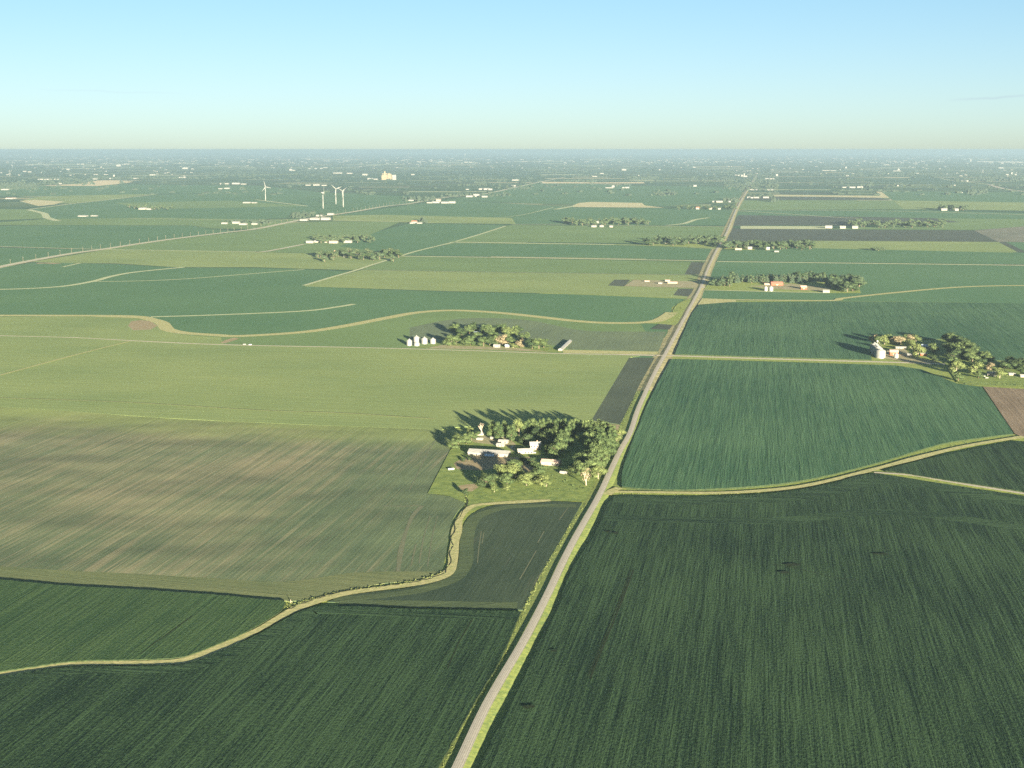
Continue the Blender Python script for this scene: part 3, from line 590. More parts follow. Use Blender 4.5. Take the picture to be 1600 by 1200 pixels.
def cyl(bm, a, b, r0, r1, n=6, mi=0, cap=True):
    a = Vector(a); b = Vector(b); d = (b - a).normalized(); t = d.orthogonal().normalized(); u = d.cross(t)
    A_ = [bm.verts.new(a + (t*math.cos(6.2832*i/n) + u*math.sin(6.2832*i/n))*r0) for i in range(n)]
    B_ = [bm.verts.new(b + (t*math.cos(6.2832*i/n) + u*math.sin(6.2832*i/n))*r1) for i in range(n)]
    for i in range(n): bm.faces.new((A_[i], A_[(i+1) % n], B_[(i+1) % n], B_[i])).material_index = mi
    if cap: bm.faces.new(list(reversed(A_))).material_index = mi; bm.faces.new(B_).material_index = mi
def crown_bm(seed, shape='round', nleaf=1000, mi=0, bm=None):
    """unit tree: height 1, crown radius about .5 wide"""
    rnd = random.Random(seed); bm = bm or bmesh.new()
    lobes = []
    if shape in ('round', 'loose'):
        lobes.append((Vector((0, 0, .60)), .27))
        for k in range(13):
            a = k*2.399 + rnd.uniform(-.4, .4); z = .20 + .66*((k*.618) % 1.0)
            rr = .34*math.sqrt(max(.15, 1 - ((z-.55)/.42)**2))*rnd.uniform(.7, 1.05)
            lobes.append((Vector((rr*math.cos(a), rr*math.sin(a), z)), rnd.uniform(.15, .22)))
        lobes.append((Vector((rnd.uniform(-.1, .1), rnd.uniform(-.1, .1), .86)), .13))
    elif shape == 'tall':
        for k in range(9):
            a = k*2.4; z = .2 + k*.088; rr = .10 + .07*math.sin(math.pi*z)
            lobes.append((Vector((rr*math.cos(a), rr*math.sin(a), z)), rnd.uniform(.13, .19)*(1.2 - .5*z)))
    elif shape == 'cone':
        for k in range(8):
            z = .12 + k*.11; r = .30*(1.05 - z)
            for j in range(3 if k < 6 else 1):
                a = j*2.1 + k; lobes.append((Vector((r*.55*math.cos(a), r*.55*math.sin(a), z)), r*.62 + .02))
    tot = sum(r*r for _, r in lobes)
    for c, r in lobes:
        if shape != 'loose': blob(bm, c, r*.84, rnd, 1, mi)
        else: blob(bm, c, r*.74, rnd, 1, mi)
        for _ in range(int(nleaf*r*r/tot)):
            n = Vector((rnd.gauss(0, 1), rnd.gauss(0, 1), rnd.gauss(.15, 1))).normalized()
            leaf_quad(bm, c + n*r*rnd.uniform(.82, 1.12), n, .030*(1.0 if shape != 'cone' else .8), rnd, mi)
    return bm
def trunk_bm(seed, branches=5, top=.62, bm=None, mi=0):
    rnd = random.Random(seed); bm = bm or bmesh.new()
    cyl(bm, (0, 0, -.02), (rnd.uniform(-.01, .01), 0, .3), .028, .022, 7, mi)
    cyl(bm, (0, 0, .3), (.01, .01, top), .021, .009, 6, mi)
    for k in range(branches):
        a = k*2.4 + rnd.uniform(-.3, .3); z = .24 + .3*k/branches
        cyl(bm, (0, 0, z), (.24*math.cos(a), .24*math.sin(a), z + .22), .013, .004, 5, mi)
    return bm
TM = {}
def mesh_of(name, bm, mats):
    me = bpy.data.meshes.new(name); bm.to_mesh(me); bm.free()
    for m in mats: me.materials.append(m)
    return me
for i, (k, shp, mat) in enumerate([('round_a', 'round', 'leaf'), ('round_b', 'round', 'leaf'), ('round_c', 'round', 'leaf_dark'), ('loose', 'loose', 'leaf_pale'), ('tall', 'tall', 'leaf'), ('tan', 'loose', 'leaf_tan'), ('cone', 'cone', 'needle')]):
    TM[k] = (mesh_of('tree_crown', crown_bm(i*13 + 3, shp, 1300), [M[mat]]), mesh_of('tree_trunk', trunk_bm(i), [M['bark_pale'] if k in ('loose', 'tan') else M['bark']]))
# merged meshes for trees too small in the picture to show their parts
SM = {}
for i, (k, shp, mat) in enumerate([('round_a', 'round', 'leaf_far'), ('round_c', 'round', 'leaf_dark'), ('tall', 'tall', 'leaf_far'), ('cone', 'cone', 'needle'), ('loose', 'loose', 'leaf_far_pale')]):
    bm_ = crown_bm(i*7 + 50, shp, 420, 0); trunk_bm(i, 3, .5, bm_, 1)
    SM[k] = mesh_of('tree', bm_, [M[mat], M['bark']])
RT = random.Random(21)
NT = [0]; TS = 1.22
def tree(px, py, h, r, kind, label, group, name='tree', cat='tree'):
    loc = P(px, py, 0.02); NT[0] += 1; h *= TS; r *= TS*.98
    root = thing(name, label, cat, loc, RT.uniform(0, 6.28), group)
    s = (2*r/.92, 2*r/.92*RT.uniform(.9, 1.1), h)
    cr, tr = TM[kind]
    for nm, me in (('crown', cr), ('trunk', tr)):
        o = bpy.data.objects.new(nm, me); COL.objects.link(o); o.parent = root; o.scale = s
    return root
def small_tree(px, py, h, r, kind, label, group, name='tree'):
    NT[0] += 1; h *= 1.5; r *= 1.95
    o = bpy.data.objects.new(name, SM[kind]); COL.objects.link(o)
    o.location = P(px, py, 0.02); o.rotation_euler = (0, 0, RT.uniform(0, 6.28)); o.scale = (2*r/.92, 2*r/.92, h)
    return tag(o, label, 'tree', group)
ORD = ['first', 'second', 'third', 'fourth', 'fifth', 'sixth', 'seventh', 'eighth', 'ninth', 'tenth', 'eleventh', 'twelfth', 'thirteenth', 'fourteenth', 'fifteenth', 'sixteenth', 'seventeenth', 'eighteenth', 'nineteenth', 'twentieth']
def ordn(i):
    if i < 20: return ORD[i]
    t = ['twenty', 'thirty', 'forty'][(i+1)//10 - 2]; u = (i+1) % 10
    return (t + '-' + ORD[u-1]) if u else {'twenty': 'twentieth', 'thirty': 'thirtieth', 'forty': 'fortieth'}[t]
def row(conv, spec, label_fmt, group, kinds, sizef=1.0, name='tree', rf=1.0):
    """spec sorted left to right; label_fmt may hold {} for the ordinal"""
    spec = sorted(spec, key=lambda q: q[0])
    for i, q in enumerate(spec):
        x, y = conv(q[0], q[1])
        k = q[4] if len(q) > 4 else kinds[(i*5 + 3) % len(kinds)]
        tree(x, y, q[2]*sizef, q[3]*sizef*rf, k, label_fmt.format(ordn(i)), group, name)
# ---- near farmstead (A): grove round the yard
rk = ['round_a', 'round_b', 'round_a', 'tall', 'round_c']
row(A, [(545, 250, 14, 6), (590, 265, 15, 7), (630, 250, 14, 6), (680, 275, 14, 7), (735, 235, 15, 6, 'loose'), (790, 240, 14, 7), (845, 240, 15, 7), (900, 230, 14, 6), (950, 220, 13, 6), (1000, 220, 13, 6), (1050, 220, 13, 6), (1100, 222, 12, 6), (1150, 220, 13, 6), (1200, 222, 12, 6), (1250, 222, 12, 6), (1300, 230, 13, 6), (1350, 240, 13, 7), (1400, 255, 12, 6)],
    '{} tree from the left in the back row behind the white barn farmstead', 'trees in the back row of the near farmstead', rk)
row(A, [(930, 300, 13, 8, 'round_a'), (990, 290, 11, 6), (1075, 300, 15, 7, 'round_b'), (1050, 350, 15, 8, 'round_a'), (1010, 388, 14, 8, 'round_b'), (940, 368, 8, 5), (1110, 262, 14, 7), (870, 275, 12, 6, 'round_c')],
    '{} tree from the left between the farmhouse and the shaded yard', 'trees behind the farmhouse', rk)
row(A, [(1230, 330, 14, 7), (1290, 300, 15, 7), (1342, 330, 15, 8), (1390, 332, 14, 7), (1260, 380, 14, 7), (1310, 402, 16, 8), (1362, 400, 15, 8, 'round_b'), (1228, 442, 14, 7), (1281, 470, 16, 8), (1331, 470, 15, 7), (1192, 468, 12, 7), (1180, 522, 11, 6), (1240, 518, 13, 7), (1301, 540, 10, 6, 'loose'), (1430, 300, 9, 5, 'loose'), (1450, 252, 8, 5, 'loose'), (1140, 500, 9, 5)],
    '{} tree from the left in the dense grove beside the gravel road', 'grove trees beside the gravel road', ['round_a', 'round_b', 'tall', 'round_a'], rf=1.1)
row(A, [(275, 330, 9, 6, 'round_b'), (302, 300, 8, 5), (360, 292, 9, 6), (398, 272, 8, 5), (432, 252, 6, 4), (390, 217, 5, 3, 'loose')],
    '{} low tree from the left at the left end of the white barn', 'low trees left of the white barn', ['round_a', 'round_b'])
row(A, [(500, 600, 10, 7, 'round_c'), (545, 585, 8, 5, 'round_a'), (620, 540, 11, 8, 'loose'), (680, 515, 12, 8, 'round_a'), (712, 540, 11, 7, 'loose'), (650, 580, 8, 6, 'round_a'), (790, 592, 9, 6, 'loose'), (768, 432, 6, 5, 'round_c'), (822, 440, 6, 4, 'round_c'), (860, 560, 10, 7, 'round_a'), (902, 592, 8, 6, 'loose'), (932, 602, 6, 4, 'loose'), (868, 502, 9, 6, 'round_a'), (560, 640, 5, 3, 'loose'), (650, 625, 4, 3, 'loose'), (355, 660, 5, 2.5, 'round_c')],
    '{} tree from the left in the front garden below the farm sheds', 'garden trees in front of the farm sheds', ['round_a'])
x, y = A(785, 297); tree(x, y, 9.5, 6.5, 'round_c', 'dark round headed tree standing alone above the farmhouse roof', None)
def bare_tree(x, y, h, label, foliage=0):
    root = thing('dead_tree', label, 'tree', P(x, y, .02), 1.0)
    rnd = random.Random(int(x)); bm = bmesh.new()
    def br(a, d, l, r, dep):
        b_ = a + d*l; cyl(bm, a, b_, r, r*.6, 5)
        if dep:
            for k in range(3 if dep > 1 else 3):
                nd = (d + Vector((rnd.uniform(-.6, .6), rnd.uniform(-.6, .6), rnd.uniform(0, .3)))).normalized()
                br(b_ if k else a + d*l*.7, nd, l*rnd.uniform(.6, .8), r*.62, dep-1)
    br(Vector((0, 0, -.3)), Vector((0, 0, 1)), h*.3, .55, 4)
    link_mesh('trunk', bm, M['dead_bark'], root)
    if foliage:
        bm = bmesh.new()
        for _ in range(foliage):
            c = Vector((rnd.gauss(0, 1.7), rnd.gauss(0, 1.7), h*rnd.uniform(.25, .95))); leaf_quad(bm, c, Vector((0, -1, .5)), .5, rnd)
        link_mesh('crown', bm, M['leaf_tan'], root)
x, y = A(470, 232); bare_tree(x, y, 15, 'bare dead tree with pale forked limbs behind the white barn')
x, y = A(1215, 590); bare_tree(x, y, 16, 'withered pale tree with tan leaves at the roadside edge of the grove', 220)
# ---- farmstead B (left of the crossroads)
row(B, [(555, 375, 14, 9, 'round_b'), (602, 368, 10, 6), (590, 275, 13, 7), (650, 305, 12, 8), (712, 275, 12, 7), (752, 262, 13, 6), (720, 372, 12, 8, 'round_a'), (688, 372, 10, 6), (840, 282, 13, 8), (890, 275, 12, 7), (940, 272, 12, 7), (985, 270, 12, 6), (830, 382, 12, 8), (881, 377, 12, 8), (926, 372, 12, 7), (985, 372, 13, 8, 'tan'), (1040, 302, 13, 8, 'loose'), (1090, 292, 13, 7), (1125, 282, 12, 6), (1062, 372, 11, 7), (1080, 396, 6, 5, 'loose'), (1137, 390, 10, 5, 'tan'), (1235, 402, 12, 8), (1290, 402, 13, 9, 'round_b'), (1332, 392, 11, 7), (1192, 312, 8, 5), (1022, 342, 12, 6), (770, 330, 11, 7), (905, 325, 12, 7), (630, 340, 10, 7), (1150, 330, 9, 6)],
    '{} tree from the left in the grove beside the row of grain bins', 'grove trees at the farm of five grain bins', ['round_a', 'round_b', 'tall', 'round_c'], rf=1.12)
# ---- farmstead C (right edge)
row(C_, [(495, 168, 10, 6, 'tan'), (535, 180, 10, 6, 'round_a'), (575, 182, 12, 7, 'loose'), (605, 168, 11, 6, 'round_a'), (650, 182, 11, 7, 'tan'), (690, 182, 11, 7, 'tan'), (725, 168, 11, 6), (770, 172, 11, 7, 'tan'), (805, 172, 11, 7, 'loose')],
    '{} tree from the left in the windbreak behind the tall silver bins', 'windbreak trees behind the silver bins', ['round_a'])
row(C_, [(1050, 180, 14, 8), (1085, 190, 14, 8), (1120, 200, 14, 8), (1152, 222, 13, 8), (1183, 242, 14, 8), (1212, 262, 13, 8), (1240, 290, 13, 7), (1060, 250, 13, 8), (1101, 260, 13, 8), (1141, 280, 14, 8), (1080, 300, 13, 8), (1180, 292, 13, 8), (1132, 242, 13, 7), (1220, 312, 12, 7), (1300, 302, 11, 7), (1331, 312, 11, 7), (1272, 362, 12, 7)],
    '{} tree from the left in the curved grove of the right-hand farm', 'curved grove of the right-hand farmstead', ['round_a', 'round_c', 'round_b'], rf=1.22)
row(C_, [(1085, 352, 12, 7), (1102, 392, 14, 8, 'loose'), (1116, 450, 9, 5, 'round_b'), (1241, 402, 14, 8, 'loose'), (1266, 430, 8, 5), (1352, 372, 9, 5, 'tan'), (1421, 432, 12, 7, 'loose'), (1442, 382, 11, 7), (1482, 362, 11, 8, 'round_c'), (1511, 342, 11, 7, 'round_c'), (1561, 372, 12, 9, 'round_c'), (1590, 362, 12, 8, 'round_c'), (1601, 422, 11, 7, 'round_b'), (1640, 382, 12, 8)],
    '{} tree from the left along the front lawn of the right-hand farm', 'front lawn trees of the right-hand farmstead', ['round_a', 'round_b'], rf=1.12)
x, y = C_(820, 275); tree(x, y, 16, 9, 'loose', 'spreading tree with a pale trunk alone in the gravel farmyard', None)
x, y = C_(935, 245); tree(x, y, 12, 7, 'round_b', 'rounded tree between the pale trunked tree and the curved grove', None)
x, y = C_(775, 215); tree(x, y, 12, 7, 'loose', 'pale tree at the right end of the windbreak behind the trailer', None)
x, y = C_(935, 305); tree(x, y, 7, 5, 'round_c', 'small dark bush beside the farm lane in the shade', None)
# ---- smaller clusters, single mesh trees
def belt(x0, x1, y0, y1, n, h, kinds, label, group, seed, topline=None, rr=.52):
    rnd = random.Random(seed)
    for i in range(n):
        x = x0 + (x1-x0)*(i + rnd.uniform(.1, .9))/n; y = rnd.uniform(y0(x), y1(x)) if callable(y0) else rnd.uniform(y0, y1)
        hh = h*rnd.uniform(.75, 1.12)
        small_tree(x, y, hh, hh*rr*rnd.uniform(.8, 1.1), kinds[i % len(kinds)], label, group)
mixk = ['round_a', 'round_c', 'round_a', 'tall', 'round_a']
x, y = D(655, 394); small_tree(x, y, 17, 4.5, 'tall', 'tall narrow tree at the roadside end of the red barn windbreak', None)
belt(1114, 1140, 446.5, 448, 5, 12, ['round_a', 'loose'], 'round tree at the roadside end of the red barn windbreak', 'roadside trees of the red barn farm', 31)
belt(1128, 1262, 440.5, 443, 24, 15, ['cone', 'cone', 'tall'], 'spruce in the straight windbreak behind the red barn', 'spruces behind the red barn', 32, rr=.42)
belt(1240, 1300, 438, 441, 9, 14, mixk, 'leafy tree in the middle of the red barn windbreak', 'leafy trees in the red barn windbreak', 33)
belt(1297, 1344, 440, 457, 22, 14, ['round_a', 'round_c', 'round_a'], 'leafy tree in the dense clump at the right end of the red barn farm', 'clump right of the red barn farm', 34)
belt(1010, 1128, 377, 384, 30, 15, mixk, 'leafy tree in the wood left of the gravel road beyond the red barn', 'wood left of the gravel road', 35)
belt(1134, 1180, 385, 388.5, 12, 14, mixk, 'leafy tree around the small houses right of the gravel road', 'trees around the roadside houses', 36)
belt(1178, 1270, 385, 391.5, 24, 14, ['round_a', 'round_c', 'round_a'], 'leafy tree in the long wood right of the roadside houses', 'wood right of the roadside houses', 37)
belt(495, 625, 397, 410, 36, 13, ['round_a', 'loose', 'round_c'], 'leafy tree in the oval grove round the tall silo', 'oval grove round the tall silo', 38)
FB = []
def far_belt(x0, x1, y0, y1, n, h, kinds, label, group, seed, rr=.55):
    rnd = random.Random(seed)
    for i in range(int(n*1.3)):
        x = x0 + (x1-x0)*(i + rnd.uniform(.1, .9))/int(n*1.3); hh = 1.5*h*rnd.uniform(.75, 1.12)
        FB.append((P(x, rnd.uniform(y0, y1)), hh, 2.4*hh*rr*rnd.uniform(.8, 1.1)/.92, kinds[i % len(kinds)], rnd.uniform(0, 6.28)))
far_belt(490, 585, 373, 381, 22, 12, ['round_a', 'loose', 'round_c'], 'leafy tree behind the white sheds above the oval grove', 'trees behind the white sheds', 39)
far_belt(880, 1014, 348, 353, 26, 15, mixk, 'leafy tree in the farm grove on the straight far lane', 'farm grove on the far lane', 40)
far_belt(1326, 1478, 349, 357, 30, 14, ['round_a', 'round_c', 'round_c'], 'leafy tree in the belt beyond the dark ploughed field', 'tree belt beyond the dark field', 41)
far_belt(1466, 1510, 327, 329.5, 10, 17, ['round_c', 'round_a'], 'dark tree round the lone white farm at the far right', 'trees round the lone far farm', 42)
far_belt(202, 272, 324, 328, 12, 14, ['round_c', 'round_a'], 'tree round the pale farm in the far left field', 'trees round the far left farm', 43)
far_belt(1058, 1152, 325, 328, 13, 13, ['round_a', 'loose', 'round_c'], 'tree along the far farm lane left of the gravel road', 'trees along the far farm lane', 44)
far_belt(1362, 1382, 391, 393, 5, 7, ['loose', 'round_a'], 'bush beside the lane in the green field right of the road', 'bushes in the open field', 45)
bm = bmesh.new()
for loc, h_, w_, kd, rz in FB:
    n0 = len(bm.verts); bm.from_mesh(SM[kd]); bm.verts.ensure_lookup_table()
    bmesh.ops.transform(bm, matrix=Matrix.Translation(loc) @ Matrix.Rotation(rz, 4, 'Z') @ Matrix.Diagonal((w_, w_, h_, 1)), verts=bm.verts[n0:])
struct(link_mesh('distant_tree_belts', bm, [M['leaf_far'], M['bark']]), 'stuff')
# ---------------------------------------------------------------- buildings
M['white_wall'] = plain_mat('white_painted_wall', (0.280, 0.270, 0.245), (0.220, 0.210, 0.195), scale=0.4)
M['white_roof'] = plain_mat('white_metal_roof', (0.320, 0.325, 0.320), (0.250, 0.260, 0.260), scale=0.35, rough=0.5)
M['grey_roof'] = plain_mat('grey_shingle_roof', (0.34, 0.34, 0.33), (0.25, 0.25, 0.25), scale=0.8)
M['pink_roof'] = plain_mat('faded_pink_roof', (0.480, 0.370, 0.320), (0.400, 0.310, 0.270), scale=0.3)
M['red_wall'] = plain_mat('red_barn_wall', (0.42, 0.10, 0.06), (0.32, 0.08, 0.05), scale=0.5)
M['red_roof'] = plain_mat('red_roof', (0.46, 0.17, 0.12), (0.38, 0.13, 0.1), scale=0.4)
M['blue_tarp'] = plain_mat('blue_panel', (0.25, 0.42, 0.66), (0.38, 0.52, 0.7), scale=0.4)
M['dark_glass'] = plain_mat('window_glass', (0.03, 0.04, 0.05), (0.05, 0.06, 0.07), scale=0.5, rough=0.2)
M['brown_wall'] = plain_mat('weathered_wall', (0.40, 0.30, 0.22), (0.28, 0.22, 0.17), scale=0.5)
M['blue_roof'] = plain_mat('blue_grey_roof', (0.36, 0.44, 0.56), (0.28, 0.35, 0.45), scale=0.5)
M['cream'] = plain_mat('cream_concrete', (0.270, 0.215, 0.140), (0.220, 0.180, 0.120), scale=0.08)
M['steel'] = plain_mat('galvanised_steel', (0.310, 0.310, 0.305), (0.240, 0.250, 0.250), scale=0.4, rough=0.45, metallic=0.35)
M['turb'] = plain_mat('white_turbine_paint', (0.300, 0.300, 0.290), (0.260, 0.260, 0.250), scale=0.1, rough=0.4)
M['wood'] = plain_mat('pole_wood', (0.260, 0.220, 0.170), (0.180, 0.150, 0.110), scale=1)
M['rubber'] = plain_mat('tyre_rubber', (0.03, 0.03, 0.03), (0.02, 0.02, 0.02))
M['paint_red'] = plain_mat('red_paint', (0.45, 0.07, 0.04), (0.36, 0.06, 0.04), rough=0.4)
M['paint_white'] = plain_mat('white_paint', (0.340, 0.340, 0.330), (0.300, 0.300, 0.290), rough=0.35)
M['paint_silver'] = plain_mat('silver_paint', (0.5, 0.52, 0.55), (0.45, 0.47, 0.5), rough=0.35)
def box(bm, x0, x1, y0, y1, z0, z1, mi=0):
    v = [bm.verts.new((x, y, z)) for z in (z0, z1) for x, y in ((x0, y0), (x1, y0), (x1, y1), (x0, y1))]
    for f in ((3, 2, 1, 0), (4, 5, 6, 7), (0, 1, 5, 4), (1, 2, 6, 5), (2, 3, 7, 6), (3, 0, 4, 7)):
        bm.faces.new([v[i] for i in f]).material_index = mi
def gable_walls(L, W, hw, hr):
    bm = bmesh.new(); l, w = L/2, W/2
    b = [bm.verts.new(p) for p in ((-l, -w, -.2), (l, -w, -.2), (l, w, -.2), (-l, w, -.2))]
    t = [bm.verts.new(p) for p in ((-l, -w, hw), (l, -w, hw), (l, w, hw), (-l, w, hw))]
    g0 = bm.verts.new((-l, 0, hw+hr)); g1 = bm.verts.new((l, 0, hw+hr))
    bm.faces.new((b[0], b[1], t[1], t[0])); bm.faces.new((b[2], b[3], t[3], t[2]))
    bm.faces.new((b[1], b[2], t[2], g1, t[1])); bm.faces.new((b[3], b[0], t[0], g0, t[3]))
    return bm
def gable_roof(L, W, hw, hr, ov=.5, th=.18):
    bm = bmesh.new(); l = L/2 + ov; w = W/2 + ov; e = hw - hr*ov/(W/2) + .06
    for s in (-1, 1):
        a = [bm.verts.new(p) for p in ((-l, s*w, e), (l, s*w, e), (l, 0, hw+hr+.06), (-l, 0, hw+hr+.06))]
        c = [bm.verts.new((v.co.x, v.co.y, v.co.z + th)) for v in a]
        fs = [c, list(reversed(a))] + [[a[i], a[(i+1) % 4], c[(i+1) % 4], c[i]] for i in (0, 1, 3)]
        for f in fs: bm.faces.new(f)
    bmesh.ops.recalc_face_normals(bm, faces=bm.faces[:])
    return bm
NB = [0]
def building(name, cat, label, px, py, L, W, hw, hr, wall='white_wall', roof='white_roof', yaw=0, door=None, wins=0, group=None, chimney=False, parts=True, two=False):
    """px, py: ground point of the near long wall's middle; yaw in degrees against the section grid"""
    NB[0] += 1
    c = P(px, py, 0.0); rz = -TH + R(yaw)
    c = c + Vector((-math.sin(rz), math.cos(rz), 0))*W/2
    root = thing(name, label, cat, c, rz, group)
    link_mesh('wall', gable_walls(L, W, hw, hr), M[wall], root)
    rf = link_mesh('roof', gable_roof(L, W, hw, hr), M[roof], root)
    if chimney:
        bm = bmesh.new(); box(bm, L*.2-.5, L*.2+.5, .8, 1.8, hw+hr*.3, hw+hr+1.0); link_mesh('chimney', bm, M['brown_wall'], rf)
    if door:
        dw, dh, x0 = door
        bm = bmesh.new(); box(bm, x0-dw/2, x0+dw/2, -W/2-.06, -W/2-.004, 0.0, dh); link_mesh('door', bm, M['brown_wall'] if wall != 'brown_wall' else M['white_wall'], root)
    for i in range(wins):
        xx = -L/2 + L*(i+.5)/wins
        if door and abs(xx - door[2]) < door[0]/2 + .8: continue
        for zz in ((1.0, 3.7) if two else (1.0,)):
            bm = bmesh.new(); box(bm, xx-.55, xx+.55, -W/2-.05, -W/2-.004, zz, zz+1.3); link_mesh('window', bm, M['dark_glass'], root)
    return root
def bin_(px, py, d, h, hr, label, group=None, name='grain_bin', cat='grain bin', wall='steel', n=20, door=True):
    root = thing(name, label, cat, P(px, py, 0.0) + Vector((0, d/2, 0)), -TH, group)
    bm = bmesh.new(); k = max(2, int(h/1.1)); prev = None
    for j in range(k+1):
        for rr in ((d/2, d/2 + .05) if 0 < j < k else (d/2,)):
            ringv = [bm.verts.new((rr*math.cos(6.2832*i/n), rr*math.sin(6.2832*i/n), h*j/k + (0.06 if rr > d/2 else 0))) for i in range(n)]
            if prev:
                for i in range(n): bm.faces.new((prev[i], prev[(i+1) % n], ringv[(i+1) % n], ringv[i]))
            prev = ringv
    link_mesh('wall', bm, M[wall], root, smooth=False)
    bm = bmesh.new(); cyl(bm, (0, 0, h-.1), (0, 0, h+hr), d/2+.25, d*.06, n); cyl(bm, (0, 0, h+hr), (0, 0, h+hr+.5), d*.06, d*.05, 8)
    link_mesh('roof', bm, M['white_roof'] if wall != 'cream' else M['cream'], root)
    if door:
        bm = bmesh.new(); box(bm, -.6, .6, -d/2-.14, -d/2+.1, .2, 2.2); link_mesh('door', bm, M['grey_roof'], root)
    return root
def vehicle(px, py, label, paint, yaw=0, kind='car'):
    root = thing('parked_car' if kind == 'car' else 'farm_trailer', label, kind if kind == 'car' else 'trailer', P(px, py, 0.03), -TH + R(yaw))
    bm = bmesh.new()
    if kind == 'car':
        prof = [(-2.3, .45), (-2.3, 1.0), (-1.5, 1.1), (-.9, 1.65), (1.2, 1.65), (1.9, 1.15), (2.3, 1.0), (2.3, .45)]
    else: prof = [(-4.5, .8), (-4.5, 3.0), (4.5, 3.0), (4.5, .8)]
    w = .9 if kind == 'car' else 1.25
    a = [bm.verts.new((x, -w, z)) for x, z in prof]; b = [bm.verts.new((x, w, z)) for x, z in prof]
    bm.faces.new(a); bm.faces.new(list(reversed(b)))
    for i in range(len(a)): bm.faces.new((a[(i+1) % len(a)], a[i], b[i], b[(i+1) % len(a)]))
    bmesh.ops.bevel(bm, geom=bm.edges[:], offset=.08, segments=1, affect='EDGES')
    link_mesh('body', bm, M[paint], root)
    if kind == 'car':
        bm = bmesh.new(); box(bm, -.85, 1.15, -.93, .93, 1.12, 1.55); link_mesh('window', bm, M['dark_glass'], root)
    for sx_ in ((-1.45, 1.45) if kind == 'car' else (2.4, 3.4)):
        for s in (-1, 1):
            bm = bmesh.new(); cyl(bm, (sx_, s*(w-.2), .35), (sx_, s*(w+.02), .35), .35 if kind == 'car' else .5, .35 if kind == 'car' else .5, 10); link_mesh('wheel', bm, M['rubber'], root)
    return root
# farmstead A
x, y = A(512, 383); r = building('barn', 'barn', 'long low white barn with blue panels at the near farmstead', x, y, 38, 12, 3.2, 2.2, yaw=-4, door=(4, 2.6, 12), wins=7)
bm = bmesh.new(); box(bm, -3.0, 6.0, -6.06, -6.003, .5, 2.9); link_mesh('blue_panel', bm, M['blue_tarp'], r)
x, y = A(854, 340); building('farmhouse', 'house', 'two storey white farmhouse with pale grey roof at the near farmstead', x, y, 10, 8, 5.4, 2.4, roof='white_roof', yaw=15, door=(1, 2.1, 1), wins=4, chimney=True, two=True)
x, y = A(783, 366); building('house_wing', 'house', 'low white wing left of the two storey farmhouse', x, y, 14, 7, 3, 1.8, yaw=18, door=(1, 2.1, -3), wins=5)
x, y = A(957, 450); building('machine_shed', 'shed', 'shed with faded pink roof in the near farmstead garden', x, y, 29*.58, 9, 3.4, 1.8, roof='pink_roof', yaw=-5, door=(3.5, 2.7, -4), wins=4)
x, y = A(620, 292); building('garage', 'garage', 'small white garage behind the right end of the long barn', x, y, 9, 5, 2.6, 1.2, yaw=-5, door=(2.6, 2.1, 0), wins=2)
x, y = A(600, 316); building('small_shed', 'shed', 'small grey roofed lean-to shed touching the long white barn yard', x, y, 7, 5, 2.4, 1.2, roof='grey_roof', yaw=-5, door=(1, 2, 0), wins=2)
for i, (a, b, t, nm) in enumerate([(452, 268, 'small white shelter nearest the bare dead tree', 6), (545, 262, 'small white shelter left of the white garage', 4), (590, 255, 'small white shelter in the middle behind the garage', 4), (612, 252, 'small white shelter at the right behind the garage', 4), (1052, 510, 'low white shelter under the roadside grove', 6)]):
    x, y = A(a, b); building('livestock_shelter', 'shelter', t, x, y, nm, 3, 1.8, .8, yaw=-8, door=(1.2, 1.5, 0), group='small white shelters at the near farmstead')
x, y = A(455, 235); building('lean_to', 'shed', 'white lean-to at the foot of the bare dead tree', x, y, 8, 5, 2.4, 1.2, yaw=20, door=(2, 2, 0))
x, y = A(250, 478); vehicle(x, y, 'rusty old wagon standing alone in the farm paddock', 'paint_silver', 30, 'trailer').scale = (.6, .8, .6)
x, y = A(840, 360); vehicle(x, y, 'white car parked in front of the two storey farmhouse', 'paint_white', 10)
x, y = A(690, 318); vehicle(x, y, 'silver car parked beside the small garage', 'paint_silver', 60)
for (a, b, w) in ((340, 418, 'left'), (382, 411, 'right')):
    x, y = A(a, b); tree(x, y, 3, 2, 'round_c', 'dark bush on the bare paddock, the %s one of two' % w, 'bushes in the paddock', 'bush', 'bush')
# farmstead B
for (a, b, d, h, t) in [(210, 378, 8.0, 7.5, 'leftmost silver grain bin of the five bins'), (270, 352, 9.0, 8.0, 'grain bin standing behind the small front bin'), (272, 380, 8.5, 4.5, 'low front grain bin of the five bins'), (336, 364, 9.2, 8, 'second grain bin from the right of the five bins'), (407, 362, 8.4, 6.5, 'rightmost grain bin next to the leafy grove')]:
    x, y = B(a, b); bin_(x, y, d, h, 2.4, t, 'five grain bins beside the grove')
x, y = B(775, 290); building('farmhouse', 'house', 'house with blue-grey roof hidden in the grove by the bins', x, y, 9, 8, 3, 2.4, roof='blue_roof', yaw=8, door=(1, 2, 0), wins=3)
x, y = B(938, 392); building('small_shed', 'shed', 'cream shed at the lane under the tan tree', x, y, 9, 6, 3, 1.5, yaw=0, door=(2, 2.2, 0), wins=3)
x, y = B(1026, 392); building('small_shed', 'shed', 'small blue roofed shed right of the tan tree', x, y, 6, 5, 3, 1.4, roof='blue_roof', yaw=0, door=(2, 2.2, 0))
x, y = B(1466, 422)
c0 = P(*B(1468, 420)); c1 = P(*B(1548, 345)); d_ = c1 - c0
root = thing('hog_barn', 'very long narrow pale roofed barn at the right end of the grove lane', 'barn', (c0 + c1)/2, math.atan2(d_.y, d_.x))
